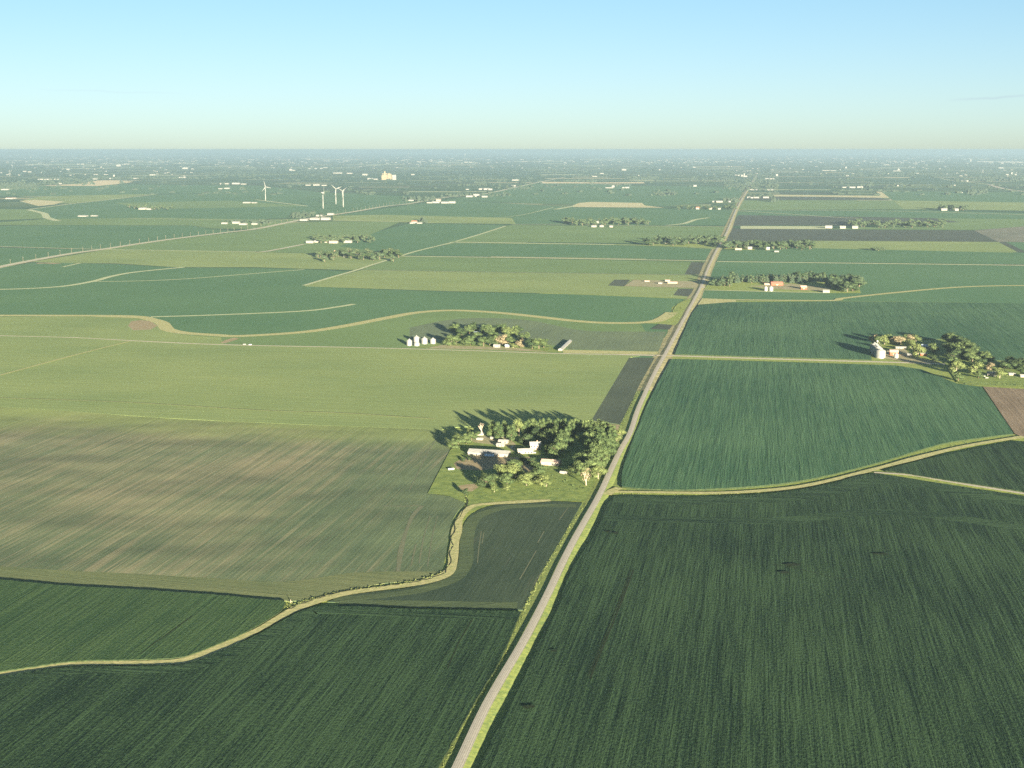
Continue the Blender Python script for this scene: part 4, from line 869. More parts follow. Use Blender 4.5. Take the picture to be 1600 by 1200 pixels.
link_mesh('wall', gable_walls(d_.length, 5.5, 2.6, 1.3), M['white_wall'], root); link_mesh('roof', gable_roof(d_.length, 5.5, 2.6, 1.3), M['strip'] if False else M['white_roof'], root)
bm = bmesh.new(); box(bm, -d_.length/2-.06, -d_.length/2-.004, -1.5, 1.5, 0, 2.4); link_mesh('door', bm, M['brown_wall'], root)
for (px_, py_, t, pt) in ((382, 539.3, 'white car on the gravel lane in the left fields', 'paint_white'), (391, 539.8, 'silver car behind the white car on the gravel lane', 'paint_silver')):
    v = vehicle(px_, py_, t, pt, 1); v.location.z = .46
# farmstead C
for (a, b, d, h, t) in [(508, 243, 12, 11, 'rearmost of the tall silver bins in the row'), (520, 257, 12, 11, 'third tall silver bin from the front of the row'), (535, 270, 12, 11, 'second tall silver bin behind the big front bin'), (554, 284, 13.5, 10, 'big front silver grain bin at the gravel lane')]:
    x, y = C_(a, b); bin_(x, y, d, h, 3.2, t, 'tall silver bins at the right-hand farm')
x, y = C_(665, 286); bin_(x, y, 6.5, 6, 1.8, 'small silver bin in front of the red shed')
x, y = C_(645, 262); building('machine_shed', 'shed', 'red walled shed with pink roof beside the silver bins', x, y, 11, 9, 5, 2.4, wall='red_wall', roof='pink_roof', door=(3, 3, 0))
root = thing('bucket_elevator', 'thin steel elevator leg rising above the tall silver bins', 'elevator leg', P(*C_(526, 262)) + Vector((0, 6, 0)), 0)
bm = bmesh.new(); cyl(bm, (0, 0, 0), (0, 0, 19), .5, .5, 8); link_mesh('mast', bm, M['steel'], root)
bm = bmesh.new(); cyl(bm, (0, 0, 18.5), (4.2, -9, 14), .25, .25, 6); cyl(bm, (0, 0, 18.5), (-1.5, 7, 15), .25, .25, 6); link_mesh('spout', bm, M['steel'], root)
bm = bmesh.new(); box(bm, -.9, .9, -.9, .9, 18.6, 20.2); link_mesh('head', bm, M['steel'], root)
x, y = C_(695, 215); building('machine_shed', 'shed', 'long low white shed behind the red shed', x, y, 14, 5, 2.6, 1, yaw=-3, door=(2.4, 2, 3), wins=4)
x, y = C_(768, 270); building('garage', 'garage', 'low white garage left of the pale trunked tree', x, y, 9, 6, 2.6, 1.3, door=(2.5, 2.1, 0), wins=2)
x, y = C_(880, 218); building('farmhouse', 'house', 'house with blue-grey roof half hidden behind the pale trunked tree', x, y, 12, 9, 4.4, 2.6, roof='blue_roof', door=(1, 2, 0), wins=4)
x, y = C_(862, 262); building('small_shed', 'shed', 'small red shed beside the shaded farm lane', x, y, 8, 6, 2.6, 1.4, wall='red_wall', roof='grey_roof', door=(2, 2, 0))
x, y = C_(1365, 416); building('farmhouse', 'house', 'white cottage among the lawn trees at the right edge', x, y, 11, 7, 4, 1.9, door=(1, 2, 0), wins=4)
x, y = C_(1324, 430); vehicle(x, y, 'white car on the lawn left of the white cottage', 'paint_white', 25)
x, y = C_(1302, 418); vehicle(x, y, 'silver car half under the lawn trees', 'paint_silver', 35)
x, y = C_(1515, 412); building('small_shed', 'shed', 'small white shed near the right edge under dark trees', x, y, 8, 5, 2.4, 1.2, yaw=8, door=(2, 2, 0), wins=2)
x, y = C_(1596, 425); building('small_shed', 'shed', 'white shed cut by the right edge of the view', x, y, 7, 5, 2.6, 1.2, yaw=8, door=(2, 2, 0))
# farmstead D and its neighbours
x, y = D(925, 386); building('barn', 'barn', 'wide red barn with red roof in front of the windbreak', x, y, 24, 13, 4.2, 3, wall='red_wall', roof='red_roof', yaw=8, door=(4, 3, 0))
x, y = D(872, 384); building('machine_shed', 'shed', 'low pink roofed shed at the left end of the red barn', x, y, 14, 9, 2.6, 1.4, wall='brown_wall', roof='pink_roof', yaw=0, door=(3, 2.2, 0))
x, y = D(1077, 408); building('barn', 'barn', 'small red barn with orange gable right of the wide barn', x, y, 12, 10, 4.5, 2.6, wall='red_wall', roof='pink_roof', yaw=12, door=(3, 3, 0))
x, y = D(1204, 428); building('machine_shed', 'shed', 'white shed at the foot of the dense clump', x, y, 13, 9, 4, 1.8, yaw=5, door=(3.5, 3, 0))
x, y = D(862, 419); bin_(x, y, 7.5, 8, 2, 'left silver bin of two in front of the red barn', 'two bins in front of the red barn')
x, y = D(892, 420); bin_(x, y, 9, 8, 2.4, 'right silver bin of two in front of the red barn', 'two bins in front of the red barn')
x, y = D(770, 182); building('farmhouse', 'house', 'white gabled house right of the gravel road among trees', x, y, 12, 10, 5, 3, door=(1, 2, 0), wins=4)
x, y = D(705, 184); building('machine_shed', 'shed', 'pink roofed shed left of the white roadside house', x, y, 18, 9, 3, 1.8, wall='brown_wall', roof='pink_roof', door=(3, 2.4, 0))
x, y = D(872, 184); building('farmhouse', 'house', 'blue roofed house in the wood right of the road', x, y, 10, 9, 5, 2.6, roof='blue_roof', door=(1, 2, 0), wins=3)
x, y = D(922, 196); building('small_shed', 'shed', 'low white shed at the front of the long wood', x, y, 12, 6, 2.4, 1.2, door=(2, 2, 0))
x, y = D(298, 148); building('farmhouse', 'house', 'pale house half hidden in the wood left of the road', x, y, 10, 8, 4, 2.2, roof='white_roof', door=(1, 2, 0), wins=3)
x, y = D(330, 376); building('machine_shed', 'shed', 'pink roofed shed on the open yard left of the road', x, y, 20, 9, 2.6, 1.5, wall='brown_wall', roof='pink_roof', door=(3, 2, 0))
x, y = D(302, 364); building('small_shed', 'shed', 'small pink roofed shed behind the open yard shed', x, y, 10, 6, 2.6, 1.2, wall='white_wall', roof='pink_roof', door=(2, 2, 0))
x, y = D(260, 378); building('small_shed', 'shed', 'small white shed at the left end of the open yard', x, y, 8, 6, 2.2, 1.2, door=(2, 2, 0))
x, y = D(185, 366); building('small_shed', 'shed', 'low tan shed farthest left on the open yard', x, y, 10, 5, 2, 1, roof='pink_roof', door=(2, 1.8, 0))
# oval grove and sheds
x, y = Z2(492, 722); bin_(x, y, 6.5, 14, 2.5, 'tall pale silo rising from the oval grove', None, 'silo', 'silo', 'cream')
x, y = Z2(565, 728); building('farmhouse', 'house', 'pale house beside the tall silo in the oval grove', x, y, 15, 10, 4.5, 3, door=(1, 2, 0), wins=4)
x, y = Z2(640, 724); building('farmhouse', 'house', 'low grey roofed house right inside the oval grove', x, y, 18, 10, 3.6, 2.4, roof='white_roof', door=(1, 2, 0), wins=4)
for (a, b, L, t) in [(334, 640, 22, 'leftmost white shed above the oval grove'), (380, 636, 16, 'second white shed above the oval grove'), (441, 637, 13, 'white house between the sheds above the oval grove'), (482, 641, 26, 'low tan shed above the oval grove'), (572, 638, 24, 'rightmost white barn above the oval grove')]:
    x, y = Z2(a, b); building('barn', 'barn', t, x, y, L, 11, 4, 3, door=(4, 3, 0), wins=3, roof='pink_roof' if L == 26 else 'white_roof')
x, y = Z3(532, 515); building('farmhouse', 'house', 'pale house inside the farm grove on the far lane', x, y, 14, 11, 5, 3, wins=3, door=(1, 2, 0))
for (a, b, L, t) in [(512, 540, 18, 'left white shed in front of the far lane grove'), (560, 539, 14, 'middle white shed in front of the far lane grove'), (620, 541, 12, 'right white shed in front of the far lane grove')]:
    x, y = Z3(a, b); building('machine_shed', 'shed', t, x, y, L, 10, 4, 2.5, door=(3, 3, 0))
for (a, b, L, t) in [(380, 547, 24, 'left white barn beyond the dark ploughed field'), (468, 549, 20, 'middle white barn beyond the dark ploughed field'), (545, 549, 20, 'right white barn beyond the dark ploughed field')]:
    x, y = Z4(a, b); building('barn', 'barn', t, x, y, L, 14, 5.5, 4, door=(4, 3.5, 0), wins=3)
for (a, b, L, t) in [(1102, 437, 26, 'left white barn of the lone farm at the far right'), (1180, 438, 16, 'right white barn of the lone farm at the far right')]:
    x, y = Z4(a, b); building('barn', 'barn', t, x, y, L, 16, 7, 4, door=(4, 4, 0), wins=2)
# ---- distant farm buildings: a body and a roof each, placed where the photograph shows pale specks
def far_building(x, y, wpx, hpx, label, wall='white_wall', roof='white_roof', group='distant farm buildings', cat='farm building'):
    k = ppm(y); L = max(8, wpx/k); hh = max(4.5, hpx/k*.8)
    building('farm_building', cat, label, x, y, L, min(L*.6, 22), hh*.6, hh*.4, wall, roof, yaw=0, group=group)
FAR = [
 # x, y, width px, height px, where
 (222, 327.5, 12, 4.0, 'broad white building at the pale farm in the far left field'), (232, 327.8, 7, 3, 'small white building right of the broad one in the far left field'),
 (128, 338.5, 14, 2.5, 'long white feedlot building in the left green field'), (146, 338, 10, 1.8, 'low white building at the right end of the left feedlot'),
 (350, 350, 9, 3.2, 'leftmost white barn beside the utility road'), (368, 349.5, 11, 4.2, 'tall white barn beside the utility road'), (379, 351.5, 12, 3.5, 'front white barn beside the utility road'), (397, 351, 9, 3, 'white barn cut off from the others beside the utility road'),
 (474, 345, 12, 3.5, 'left white shed where the utility road bends'), (491, 343.6, 15, 4, 'middle white shed where the utility road bends'), (508, 343.8, 14, 5, 'tall white barn where the utility road bends'), (516, 335.8, 10, 3.5, 'rear white shed where the utility road bends'), (498, 338, 9, 3, 'small rear shed where the utility road bends'),
 (643, 349.5, 6, 2.5, 'left white building of the small farm in the middle field'), (647, 349, 8, 5, 'red roofed house of the small farm in the middle field'), (655, 349.5, 8, 2.5, 'right shed of the small farm in the middle field'),
 (643, 314, 10, 2.5, 'white shed at the top of the utility road'), (671, 317.5, 9, 2.4, 'first low shed right of the utility road'), (681, 317.3, 14, 3.6, 'second shed right of the utility road'), (695, 317.8, 12, 3.6, 'third shed right of the utility road'), (706, 317.6, 10, 4, 'last shed right of the utility road'), (685, 314.4, 7, 3.5, 'cream house right of the utility road'),
 (733, 308, 10, 3.5, 'left white house on the distant bend of the road'), (744, 307.5, 9, 5.5, 'tall white house on the distant bend of the road'), (757, 308.3, 9, 3, 'right white house on the distant bend of the road'),
 (752, 296.5, 8, 3, 'left pale barn above the distant bend'), (760, 296.8, 9, 3.5, 'middle pale barn above the distant bend'), (766, 297, 6, 3, 'right pale barn above the distant bend'), (730, 296.5, 5, 1.8, 'small pale shed left above the distant bend'),
 (802, 291.2, 7, 2.6, 'white shed beside the distant straight road'), (805, 282.2, 10, 2.5, 'white barn beyond the distant straight road'),
 (952, 294, 12, 2, 'low left shed of the farm between two ripe fields'), (958, 292.8, 4, 3.8, 'tall white silo house between two ripe fields'), (974, 294, 4, 2, 'small middle shed between two ripe fields'), (980, 294, 6, 2.6, 'right white barn between two ripe fields'),
 (1117, 316, 8, 2.8, 'left white building just left of the far gravel road'), (1124, 316.3, 10, 3.4, 'right white building just left of the far gravel road'), (1140, 316, 3, 2.5, 'small white building nearest the far gravel road'),
 (1090, 327, 5, 4.4, 'red gabled house on the far farm lane'), (1110, 327.3, 5, 3.4, 'orange roofed house on the far farm lane'), (1124, 327.5, 4, 3, 'white house on the far farm lane'),
 (1170, 309.5, 5, 2.8, 'leftmost white building right of the far road'), (1175, 309.8, 4, 2.5, 'second white building right of the far road'), (1182, 309.6, 8, 2.6, 'third white building right of the far road'), (1197, 309.5, 9, 3, 'rightmost white building right of the far road'),
 (1178, 297, 14, 1.5, 'low pale shed left of the long pale shed by the far road'), (1201, 297.2, 15, 1.8, 'long pale shed beyond the far roadside houses'),
 (1320, 293.5, 7, 2.4, 'left white barn left of the distant dark trees'), (1332, 293.8, 9, 3, 'middle white barn left of the distant dark trees'), (1344, 293.7, 9, 3.4, 'right white barn beside the distant dark trees'),
 (1501, 301.5, 6, 2.2, 'white shed left of the small wood at the far right'), (1403, 291, 2.6, 2.2, 'single white building in the far open field'),
 (1506, 283.5, 8, 2, 'left white barn before the far right wood'), (1511, 283.6, 4, 2.4, 'right white barn before the far right wood'), (1492, 290, 3, 1.5, 'lone white dot of a shed on the far right lane'),
 (600 - 30, 274, 8, 3, 'white shed at the left end of the big elevator complex'), (578, 280.5, 8, 3, 'long white annex left of the big elevator'), (586, 280.6, 8, 2, 'low white annex next to the big elevator'),
 (546, 271.5, 9, 2, 'white barn left of the big elevator complex'), (530, 271, 9, 2, 'far white barn left of the elevator by the turbines'), (523, 271, 6, 1.7, 'small white barn left of the elevator by the turbines'),
 (645, 273.5, 5, 2.2, 'white shed right of the big elevator'), (728, 254, 6, 1.8, 'white shed on the far plain right of the elevator'), (735, 254, 5, 1.6, 'second white shed on the far plain right of the elevator'),
 (454, 266.5, 4, 3.5, 'tall white building above the first turbine'), (457, 266.8, 8, 1.8, 'low white building above the first turbine'), (484, 264, 5, 1.5, 'left white dot of the group above the turbines'), (493, 264, 4, 1.5, 'middle white dot of the group above the turbines'), (502, 264, 4, 1.7, 'right white dot of the group above the turbines'), (508, 262.5, 7, 1.5, 'last white dot of the group above the turbines'),
 (350, 288, 14, 2.5, 'left part of the long white feedlot beyond the fields'), (368, 287.8, 12, 3, 'middle part of the long white feedlot beyond the fields'), (380, 288.3, 8, 2, 'right part of the long white feedlot beyond the fields'), (344, 295.5, 6, 1.8, 'small left shed below the long white feedlot'), (354, 295.2, 8, 2.6, 'small right shed below the long white feedlot'),
 (284, 278, 12, 2, 'long pale shed on the far left plain'), (289, 264, 9, 3, 'white group of barns on the far left plain'), (301, 264.5, 5, 1.5, 'white shed right of the far left barns'), (481, 290, 8, 2, 'left white shed near the first turbine lane'), (494, 290, 10, 2.8, 'middle white shed near the first turbine lane'), (506, 290.3, 8, 2, 'right white shed near the first turbine lane'), (385, 317.5, 12, 2.6, 'white shed left of the nearest turbine base'), (397, 317.5, 8, 2, 'low white shed beside the nearest turbine base'),
 (69, 281, 22, 2, 'long white shed above the orange field'), (88, 280.5, 9, 1.6, 'white shed right of the long shed above the orange field'), (94, 287.5, 10, 2, 'pale shed left of the orange field'), (148, 280.3, 7, 2, 'white barn at the top of the orange field'), (173, 279.6, 5, 2, 'white barn above the middle of the orange field'), (178, 276, 2, 3.5, 'white tower above the orange field'), (212, 279.5, 8, 1.8, 'white barn right of the orange field'), (238, 273.8, 9, 2, 'long white barn far right of the orange field'),
 (7, 297, 12, 2.5, 'long white barn at the left edge of the view'), (14, 311, 12, 2.5, 'pale cream yard building at the left edge'), (20, 310.5, 8, 2, 'second cream yard building at the left edge'),
 (38, 268.5, 5, 2, 'left white barn on the far left plain'), (46, 269.3, 5, 2, 'right white barn on the far left plain'), (106, 265.3, 5, 2, 'white shed above the far left wood'), (158, 262, 2.5, 2.2, 'single white dot beyond the orange field'), (185, 260, 7, 3.6, 'big white farm building beyond the orange field'), (198, 257, 9, 1.6, 'white shed beyond the big white farm building'), (122, 257, 3.5, 1.6, 'left white speck on the far left horizon'), (129, 257, 4.5, 1.6, 'right white speck on the far left horizon'), (48, 246.5, 3, 1.8, 'bright white speck near the left horizon'),
 (975, 266.5, 7, 3.2, 'white farm in the middle distance right of centre'), (940, 271.8, 6, 2, 'white barn left of the middle distance farm'), (929, 276, 8, 1.5, 'low white barn left of the middle distance farm'), (998, 276.3, 2, 3, 'white silo right of the middle distance farm'), (1031, 266, 2.6, 2, 'lone white dot left of the village'),
 (1150, 274.5, 3, 2, 'leftmost white house of the village on the road'), (1155, 274.7, 4, 2, 'second white house of the village on the road'), (1160, 274.8, 4, 2.2, 'third white house of the village on the road'), (1203, 280, 14, 2, 'long white shed at the right end of the village'), (1214, 275, 3, 3.6, 'white elevator at the right end of the village'), (1086, 291.5, 5, 3.2, 'white house in the far trees left of the road'), (1085, 262, 4, 2, 'far white shed left of the village'),
 (1291, 266.8, 12, 1.4, 'long white shed on the right plain'), (1302, 266.9, 8, 1.2, 'second white shed on the right plain'), (1322, 263, 2, 3, 'white silo on the right plain'), (1402, 267.5, 12, 1.4, 'white sheds at the right horizon'), (1404, 266, 3, 3, 'white tower among the right horizon sheds'), (1574, 273.3, 4, 1.8, 'left white barn near the right edge horizon'), (1581, 272.5, 2, 4, 'white silo near the right edge horizon'), (1587, 273.5, 3, 1.8, 'right white barn near the right edge horizon'), (1564, 263, 7, 1.8, 'white barn above the others near the right edge'), (1517, 252.8, 2, 4.5, 'tall white tower on the right horizon'), (1540, 253.2, 26, 1.3, 'long pale shed line on the right horizon'), (1580, 253.6, 40, 1.3, 'longest pale shed line at the right horizon'), (1498, 243, 18, 1.2, 'bright white roof right on the horizon'), (1566, 255.8, 4, 2, 'white building under the pale shed line'), (1386, 258, 10, 1.3, 'pale shed on the right far plain'),
]
RF = random.Random(5)
for q in FAR:
    roof = 'red_roof' if 'red ' in q[4] else ('pink_roof' if 'orange roofed' in q[4] or 'cream' in q[4] else 'white_roof')
    far_building(q[0], q[1], q[2], q[3], q[4], roof=roof)
# ---- big grain elevator (concrete silos)
def elevator(px, py):
    k = ppm(py); c = P(px, py, 0); root = thing('grain_elevator', 'huge cream concrete grain elevator rising from the far plain', 'grain elevator', c, 0)
    def sx(p): return (p - px)/k
    hgt = 8.2/k
    for (a, b, h, m) in ((596, 605.5, hgt*.93, 'cream'), (605.8, 612, hgt*1.06, 'cream'), (613, 619, hgt*.95, 'white_wall')):
        n = max(2, round((b-a)/2.1)); w = (sx(b)-sx(a))/n
        for i in range(n):
            bm = bmesh.new()
            for j in (0, 1): cyl(bm, (sx(a)+w*(i+.5), j*w, 0), (sx(a)+w*(i+.5), j*w, h), w*.52, w*.52, 14)
            link_mesh('silo', bm, M[m], root)
    bm = bmesh.new(); box(bm, sx(600.2), sx(602.4), 2, 14, 0, hgt*1.62); link_mesh('headhouse', bm, M['cream'], root)
    bm = bmesh.new(); box(bm, sx(597), sx(611), 4, 12, hgt*1.06, hgt*1.2); link_mesh('gallery', bm, M['cream'], root)
elevator(607, 281)
root = thing('grain_elevator', 'slim pale grain elevator at the village on the gravel road', 'grain elevator', P(1163, 276.5), 0)
k = ppm(276.5)
bm = bmesh.new(); box(bm, -5, 5, 0, 10, 0, 5.5/k); link_mesh('tower', bm, M['white_wall'], root)
bm = bmesh.new(); box(bm, 5.2, 30, 0, 16, 0, 2.0/k); link_mesh('annex', bm, M['white_wall'], root)
for (px_, t) in ((638.3, 'left water tower on the far horizon above the elevator'), (726.5, 'right water tower on the far horizon')):
    root = thing('water_tower', t, 'water tower', P(px_, 246), 0); kk = ppm(246)
    bm = bmesh.new(); cyl(bm, (0, 0, 0), (0, 0, 6.5/kk*.8), 7, 6, 8); link_mesh('column', bm, M['turb'], root)
    bm = bmesh.new(); bmesh.ops.create_uvsphere(bm, u_segments=16, v_segments=8, radius=24)
    for v in bm.verts: v.co.z = v.co.z*.8 + 6.5/kk*.85
    link_mesh('tank', bm, M['turb'], root, smooth=True)
# ---- wind turbines
def turbine(px, py, hub_py, yaw, rot, label, bl=33):
    k = ppm(py); hub = (py - hub_py)/k
    root = thing('wind_turbine', label, 'wind turbine', P(px, py), R(yaw), 'white wind turbines on the left plain')
    bm = bmesh.new(); cyl(bm, (0, 0, 0), (0, 0, hub*.5), 2.2, 1.8, 16); cyl(bm, (0, 0, hub*.5), (0, 0, hub-1.6), 1.8, 1.3, 16); link_mesh('tower', bm, M['turb'], root, smooth=True)
    bm = bmesh.new(); box(bm, -2.0, 2.0, -4, 7, hub-1.9, hub+2.1); bmesh.ops.bevel(bm, geom=bm.edges[:], offset=.5, segments=2, affect='EDGES'); na = link_mesh('nacelle', bm, M['turb'], root)
    bm = bmesh.new(); cyl(bm, (0, -7, hub), (0, -4, hub), .8, 2.0, 12); link_mesh('hub', bm, M['turb'], na)
    for j in range(3):
        bm = bmesh.new(); st = [(0, .8, .8), (.12, .9, .7), (.25, 1.5, .45), (.6, .95, .28), (1, .35, .1)]
        prev = None
        for t_, c_, th in st:
            rg = [bm.verts.new((x_*c_, y_*th, t_*bl)) for x_, y_ in ((-1, 0), (0, -1), (1, 0), (0, 1))]
            if prev:
                for i in range(4): bm.faces.new((prev[i], prev[(i+1) % 4], rg[(i+1) % 4], rg[i]))
            prev = rg
        bm.faces.new(prev)
        mat = Matrix.Translation((0, -5.5, hub)) @ Matrix.Rotation(R(rot + 120*j), 4, 'Y')
        bmesh.ops.transform(bm, matrix=mat, verts=bm.verts[:])
        link_mesh('blade', bm, M['turb'], root)
turbine(415, 313.6, 291.8, 35, -18, 'leftmost wind turbine standing apart from the other three')
turbine(505, 326, 300.8, 82, 0, 'nearest wind turbine seen edge-on with its blades in line')
turbine(525, 319, 295, 25, -50, 'rear wind turbine with its upper blades in a vee')
turbine(536.4, 323.7, 298.2, -30, -62, 'rightmost wind turbine of the close group of three')
for (px_, py_, t) in ((19, 262.6, 'tiny far wind turbine near the left edge'), (15.5, 275.5, 'far wind turbine above the left edge woods')):
    turbine(px_, py_, py_-4.6, 20, 10, t, 22)
# ---- utility poles along the straight road on the left
up = bmesh.new(); cyl(up, (0, 0, -.3), (0, 0, 12), .26, .18, 8)
pole_me = mesh_of('pole', up, [M['wood']])
up = bmesh.new(); box(up, -1.8, 1.8, -.14, .14, 10.9, 11.25); arm_me = mesh_of('crossarm', up, [M['wood']])
up = bmesh.new()
for q in (-1.6, 0.6, 1.6): cyl(up, (q, 0, 11.25), (q, 0, 11.6), .12, .08, 6)
ins_me = mesh_of('insulator', up, [M['steel']])
pxs = [16.2, 36.2, 56.2, 75.5, 94, 112, 129.5, 143.5, 157, 172.7, 188, 203, 218, 232.5, 246, 259, 272.2, 285, 297.5, 310, 321.7, 333.2, 344.5, 356, 366, 377, 387, 397, 408, 420, 430, 440, 449, 458,
       527, 540, 552, 558, 564, 571, 577, 582.5, 588, 593, 599, 604, 609, 614, 619, 624, 630, 636]
upts = S(util, 3)
wire_tops = []
for i, px_ in enumerate(pxs):
    y_ = None
    for a, b in zip(upts, upts[1:]):
        if a[0] <= px_ <= b[0]: y_ = a[1] + (b[1]-a[1])*(px_-a[0])/max(1e-6, b[0]-a[0])
    w = P(px_, y_ - 0.9)
    root = thing('utility_pole', '%s wooden utility pole from the left along the straight field road' % (ordn(i) if i < 49 else {49: 'fiftieth', 50: 'fifty-first', 51: 'last'}[i]), 'utility pole', w, R(-35), 'utility poles along the straight field road')
    for nm, me in (('pole', pole_me), ('crossarm', arm_me), ('insulator', ins_me)):
        o = bpy.data.objects.new(nm, me); COL.objects.link(o); o.parent = root
    root.scale = (1, 1, 1)
# ---- small pole / marker posts by the near fields
root = thing('fence_post', 'pale corner post where the creek strip meets the streaky field', 'post', P(454, 942), 0)
bm = bmesh.new(); cyl(bm, (0, 0, -.2), (0, 0, 2.2), .22, .18, 8); link_mesh('post', bm, M['bark_pale'], root)
bm = bmesh.new(); cyl(bm, (0, 0, 1.7), (1.1, .2, .1), .12, .1, 6); link_mesh('brace', bm, M['bark_pale'], root)
# ---------------------------------------------------------------- far woods and specks (nobody could count them)
def clump_field(name, items, mats, seed):
    bm = bmesh.new(); rnd = random.Random(seed)
    for (x, y, w, h) in items:
        c = P(x, y, 0)
        n = 5
        g_ = [bm.verts.new((c.x + w*.5*math.cos(a), c.y + w*.45*math.sin(a), h*rnd.uniform(.25, .7))) for a in [6.2832*(i + rnd.uniform(-.2, .2))/n for i in range(n)]]
        b_ = [bm.verts.new((v.co.x, v.co.y, 0)) for v in g_]
        t = bm.verts.new((c.x + rnd.uniform(-.15, .15)*w, c.y, h))
        for i in range(n):
            bm.faces.new((b_[i], b_[(i+1) % n], g_[(i+1) % n], g_[i])); bm.faces.new((g_[i], g_[(i+1) % n], t))
    return struct(link_mesh(name, bm, mats), 'stuff')
RW = random.Random(99)
items = []
def wood(x0, x1, y0, y1, n, h=13, w=12):
    for _ in range(n):
        y = RW.uniform(y0, y1); items.append((RW.uniform(x0, x1), y, w*RW.uniform(.7, 1.5), h*RW.uniform(.7, 1.25)))
for q in [(0, 60, 286, 297, 200), (60, 150, 279, 289, 160), (140, 330, 277.5, 280, 160), (330, 420, 262, 275, 60), (320, 400, 272, 278, 60),
          (455, 505, 333, 341, 45, 11), (400, 425, 345, 350, 20, 11), (345, 400, 346, 349, 14, 10), (655, 668, 345, 349, 8, 15), (630, 680, 308, 315, 60), (690, 800, 303.5, 308, 70), (770, 830, 284, 297, 40), (740, 760, 284, 290, 50), (715, 760, 289.5, 290.5, 40),
          (785, 790, 302, 308, 8), (1018, 1058, 301, 306, 45), (880, 935, 282, 284.5, 60), (980, 1030, 276, 281, 120), (900, 960, 272, 275, 60), (1075, 1150, 279, 284, 70), (1130, 1215, 262, 298, 420, 12), (1170, 1210, 305, 309.5, 40, 11), (1205, 1216, 313, 316, 10, 20), (1130, 1155, 311, 316, 28), (1160, 1185, 285, 296, 60),
          (1345, 1365, 288, 293, 26, 16), (1512, 1542, 298, 303, 50), (1490, 1530, 280, 284, 90), (1530, 1600, 276, 284, 140), (1372, 1430, 270, 275, 90), (1400, 1425, 289, 291, 30), (1200, 1216, 276, 300, 60), (1310, 1350, 270, 276, 60), (1430, 1600, 262, 268, 200), (820, 1000, 262, 268, 160), (420, 560, 262, 268, 90), (560, 720, 263, 267, 90), (700, 830, 278, 284, 60)]:
    wood(*q)
# scattered tree lines that thicken towards the horizon
for _ in range(1100):
    dy = 10 + (RW.random()**2.1)*62
    x = RW.uniform(-60, 1660); y = Y0 + dy; n = RW.randint(2, 7)
    for j in range(n):
        items.append((x + (j + RW.uniform(-.3, .3))*RW.uniform(.5, 1.0)*dy/45, y + RW.uniform(-.25, .25), RW.uniform(12, 26), RW.uniform(8, 15)))
M['far_leaf'] = plain_mat('far_leaves', (0.050, 0.070, 0.046), (0.030, 0.046, 0.032), scale=0.02)
clump_field('distant_woodland', items, M['far_leaf'], 3)
# scattered far roofs
bm = bmesh.new()
for q_ in range(1150):
    dy = 8.5 + (RW.random()**1.9)*34 if q_ < 700 else RW.uniform(9.5, 22); y = Y0 + dy; x = RW.uniform(-40, 1640)
    if 300 < x < 1100 and dy > 30: continue
    for j in range(RW.randint(1, 3)):
        c = P(x + j*RW.uniform(.8, 2.2), y + RW.uniform(-.15, .15)); L = RW.uniform(12, 34)*(1.3 if dy < 20 else .7); W = L*.5; h = RW.uniform(4, 8)
        if q_ >= 700: L *= 1.9; W *= 1.2; h *= 1.35
        a = [bm.verts.new((c.x + sx_*L/2, c.y + sy_*W/2, z)) for z in (0, h*.6) for sx_, sy_ in ((-1, -1), (1, -1), (1, 1), (-1, 1))]
        g0 = bm.verts.new((c.x - L/2, c.y, h)); g1 = bm.verts.new((c.x + L/2, c.y, h))
        for f in ((0, 1, 5, 4), (2, 3, 7, 6)): bm.faces.new([a[i] for i in f])
        bm.faces.new((a[1], a[2], a[6], g1, a[5])); bm.faces.new((a[3], a[0], a[4], g0, a[7]))
        bm.faces.new((a[4], a[5], g1, g0)); bm.faces.new((a[6], a[7], g0, g1))
bmesh.ops.recalc_face_normals(bm, faces=bm.faces[:])
struct(link_mesh('distant_buildings', bm, M['white_wall']), 'stuff')
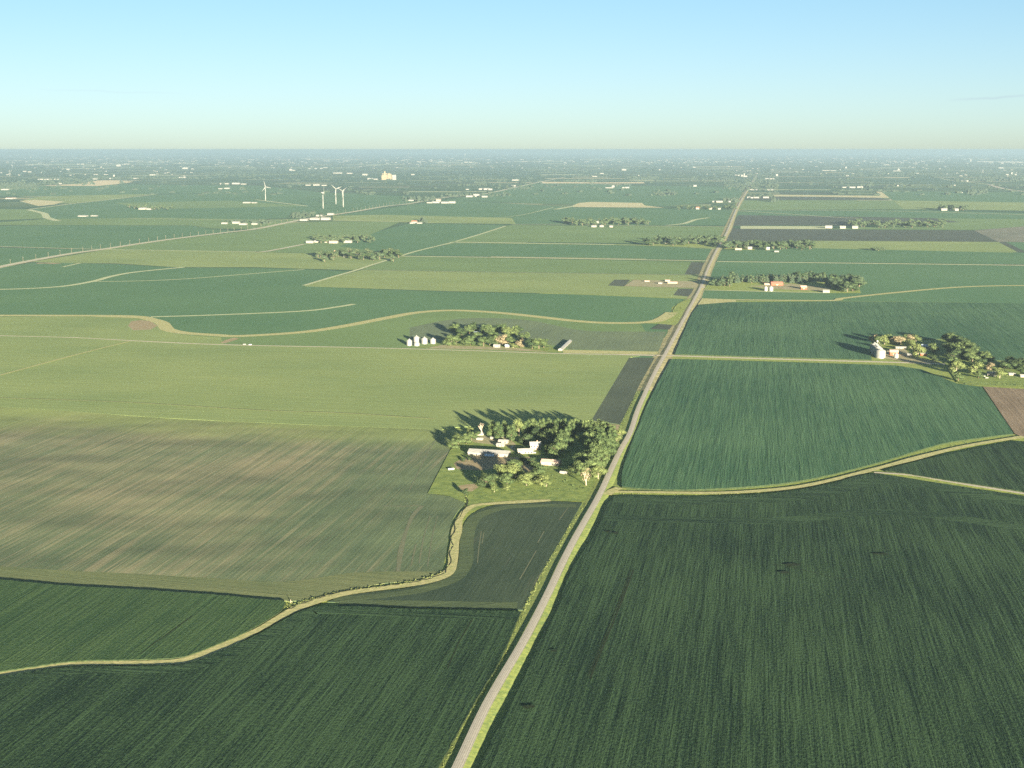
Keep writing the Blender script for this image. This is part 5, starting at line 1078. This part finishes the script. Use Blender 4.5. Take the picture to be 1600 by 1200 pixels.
# rough weeds and bushes along the creek and the verges
bm = bmesh.new()
def tufts(pts, n, half, smin, smax, zb=0.0):
    ch = S(pts, 3)
    for _ in range(n):
        p = RW.choice(ch); w = P(p[0], p[1], 0); s = RW.uniform(smin, smax)
        c = Vector((w.x + RW.uniform(-half, half), w.y + RW.uniform(-half, half)*1.5, zb))
        for _k in range(5):
            leaf_quad(bm, c + Vector((RW.uniform(-s, s)*.5, RW.uniform(-s, s)*.5, RW.uniform(.1, .6)*s)), Vector((0, -.5, .8)), s*.55, RW)
tufts([(452, 949), (500, 935), (540, 925), (634, 912), (676, 903), (702, 888), (707, 860), (711, 832), (718, 808), (730, 794), (728, 778)], 420, 2.2, .5, 1.3)
tufts([(0, 1053), (118, 1037), (219, 1035.5), (280, 1033), (320, 1021), (395, 988), (452, 956)], 260, 2.0, .3, .8)
struct(link_mesh('creekside_weeds', bm, M['leaf_pale']), 'stuff')
bm = bmesh.new()
tufts([(A(400, 690)), (A(500, 650)), (A(700, 640)), (A(900, 640)), (A(1150, 600)), (A(1250, 600))], 90, 7, .6, 1.4)
tufts([(A(960, 470)), (A(1000, 520)), (A(1100, 590))], 50, 8, .6, 1.5)
tufts([(1068, 470), (1060, 482), (1054, 492)], 60, 8, .8, 2)
tufts([(970, 668), (985, 640), (1000, 610), (1014, 585)], 90, 1.5, .6, 1.3)
tufts([C_(1120, 460), C_(1300, 465), C_(1600, 480)], 120, 8, .6, 1.5)
struct(link_mesh('tall_weeds', bm, M['leaf']), 'stuff')
bm = bmesh.new()
tufts([(693, 1200), (733, 1115), (770, 1058), (800, 1000), (820, 953)], 130, .7, .3, .6)
tufts([(820, 953), (850, 893), (886, 833), (916, 788)], 170, 1.2, .4, .9)
tufts([(758, 1190), (806, 1092), (850, 990), (898, 890), (936, 812)], 120, .8, .3, .7)
tufts([(972, 770), (1053, 771), (1119, 771), (1215, 766), (1316, 744), (1381, 728), (1477, 702), (1590, 683)], 260, 3.5, .3, .8)
struct(link_mesh('ditch_weeds', bm, M['leaf_pale']), 'stuff')
print('TREES', NT[0], 'BUILDINGS', NB[0])
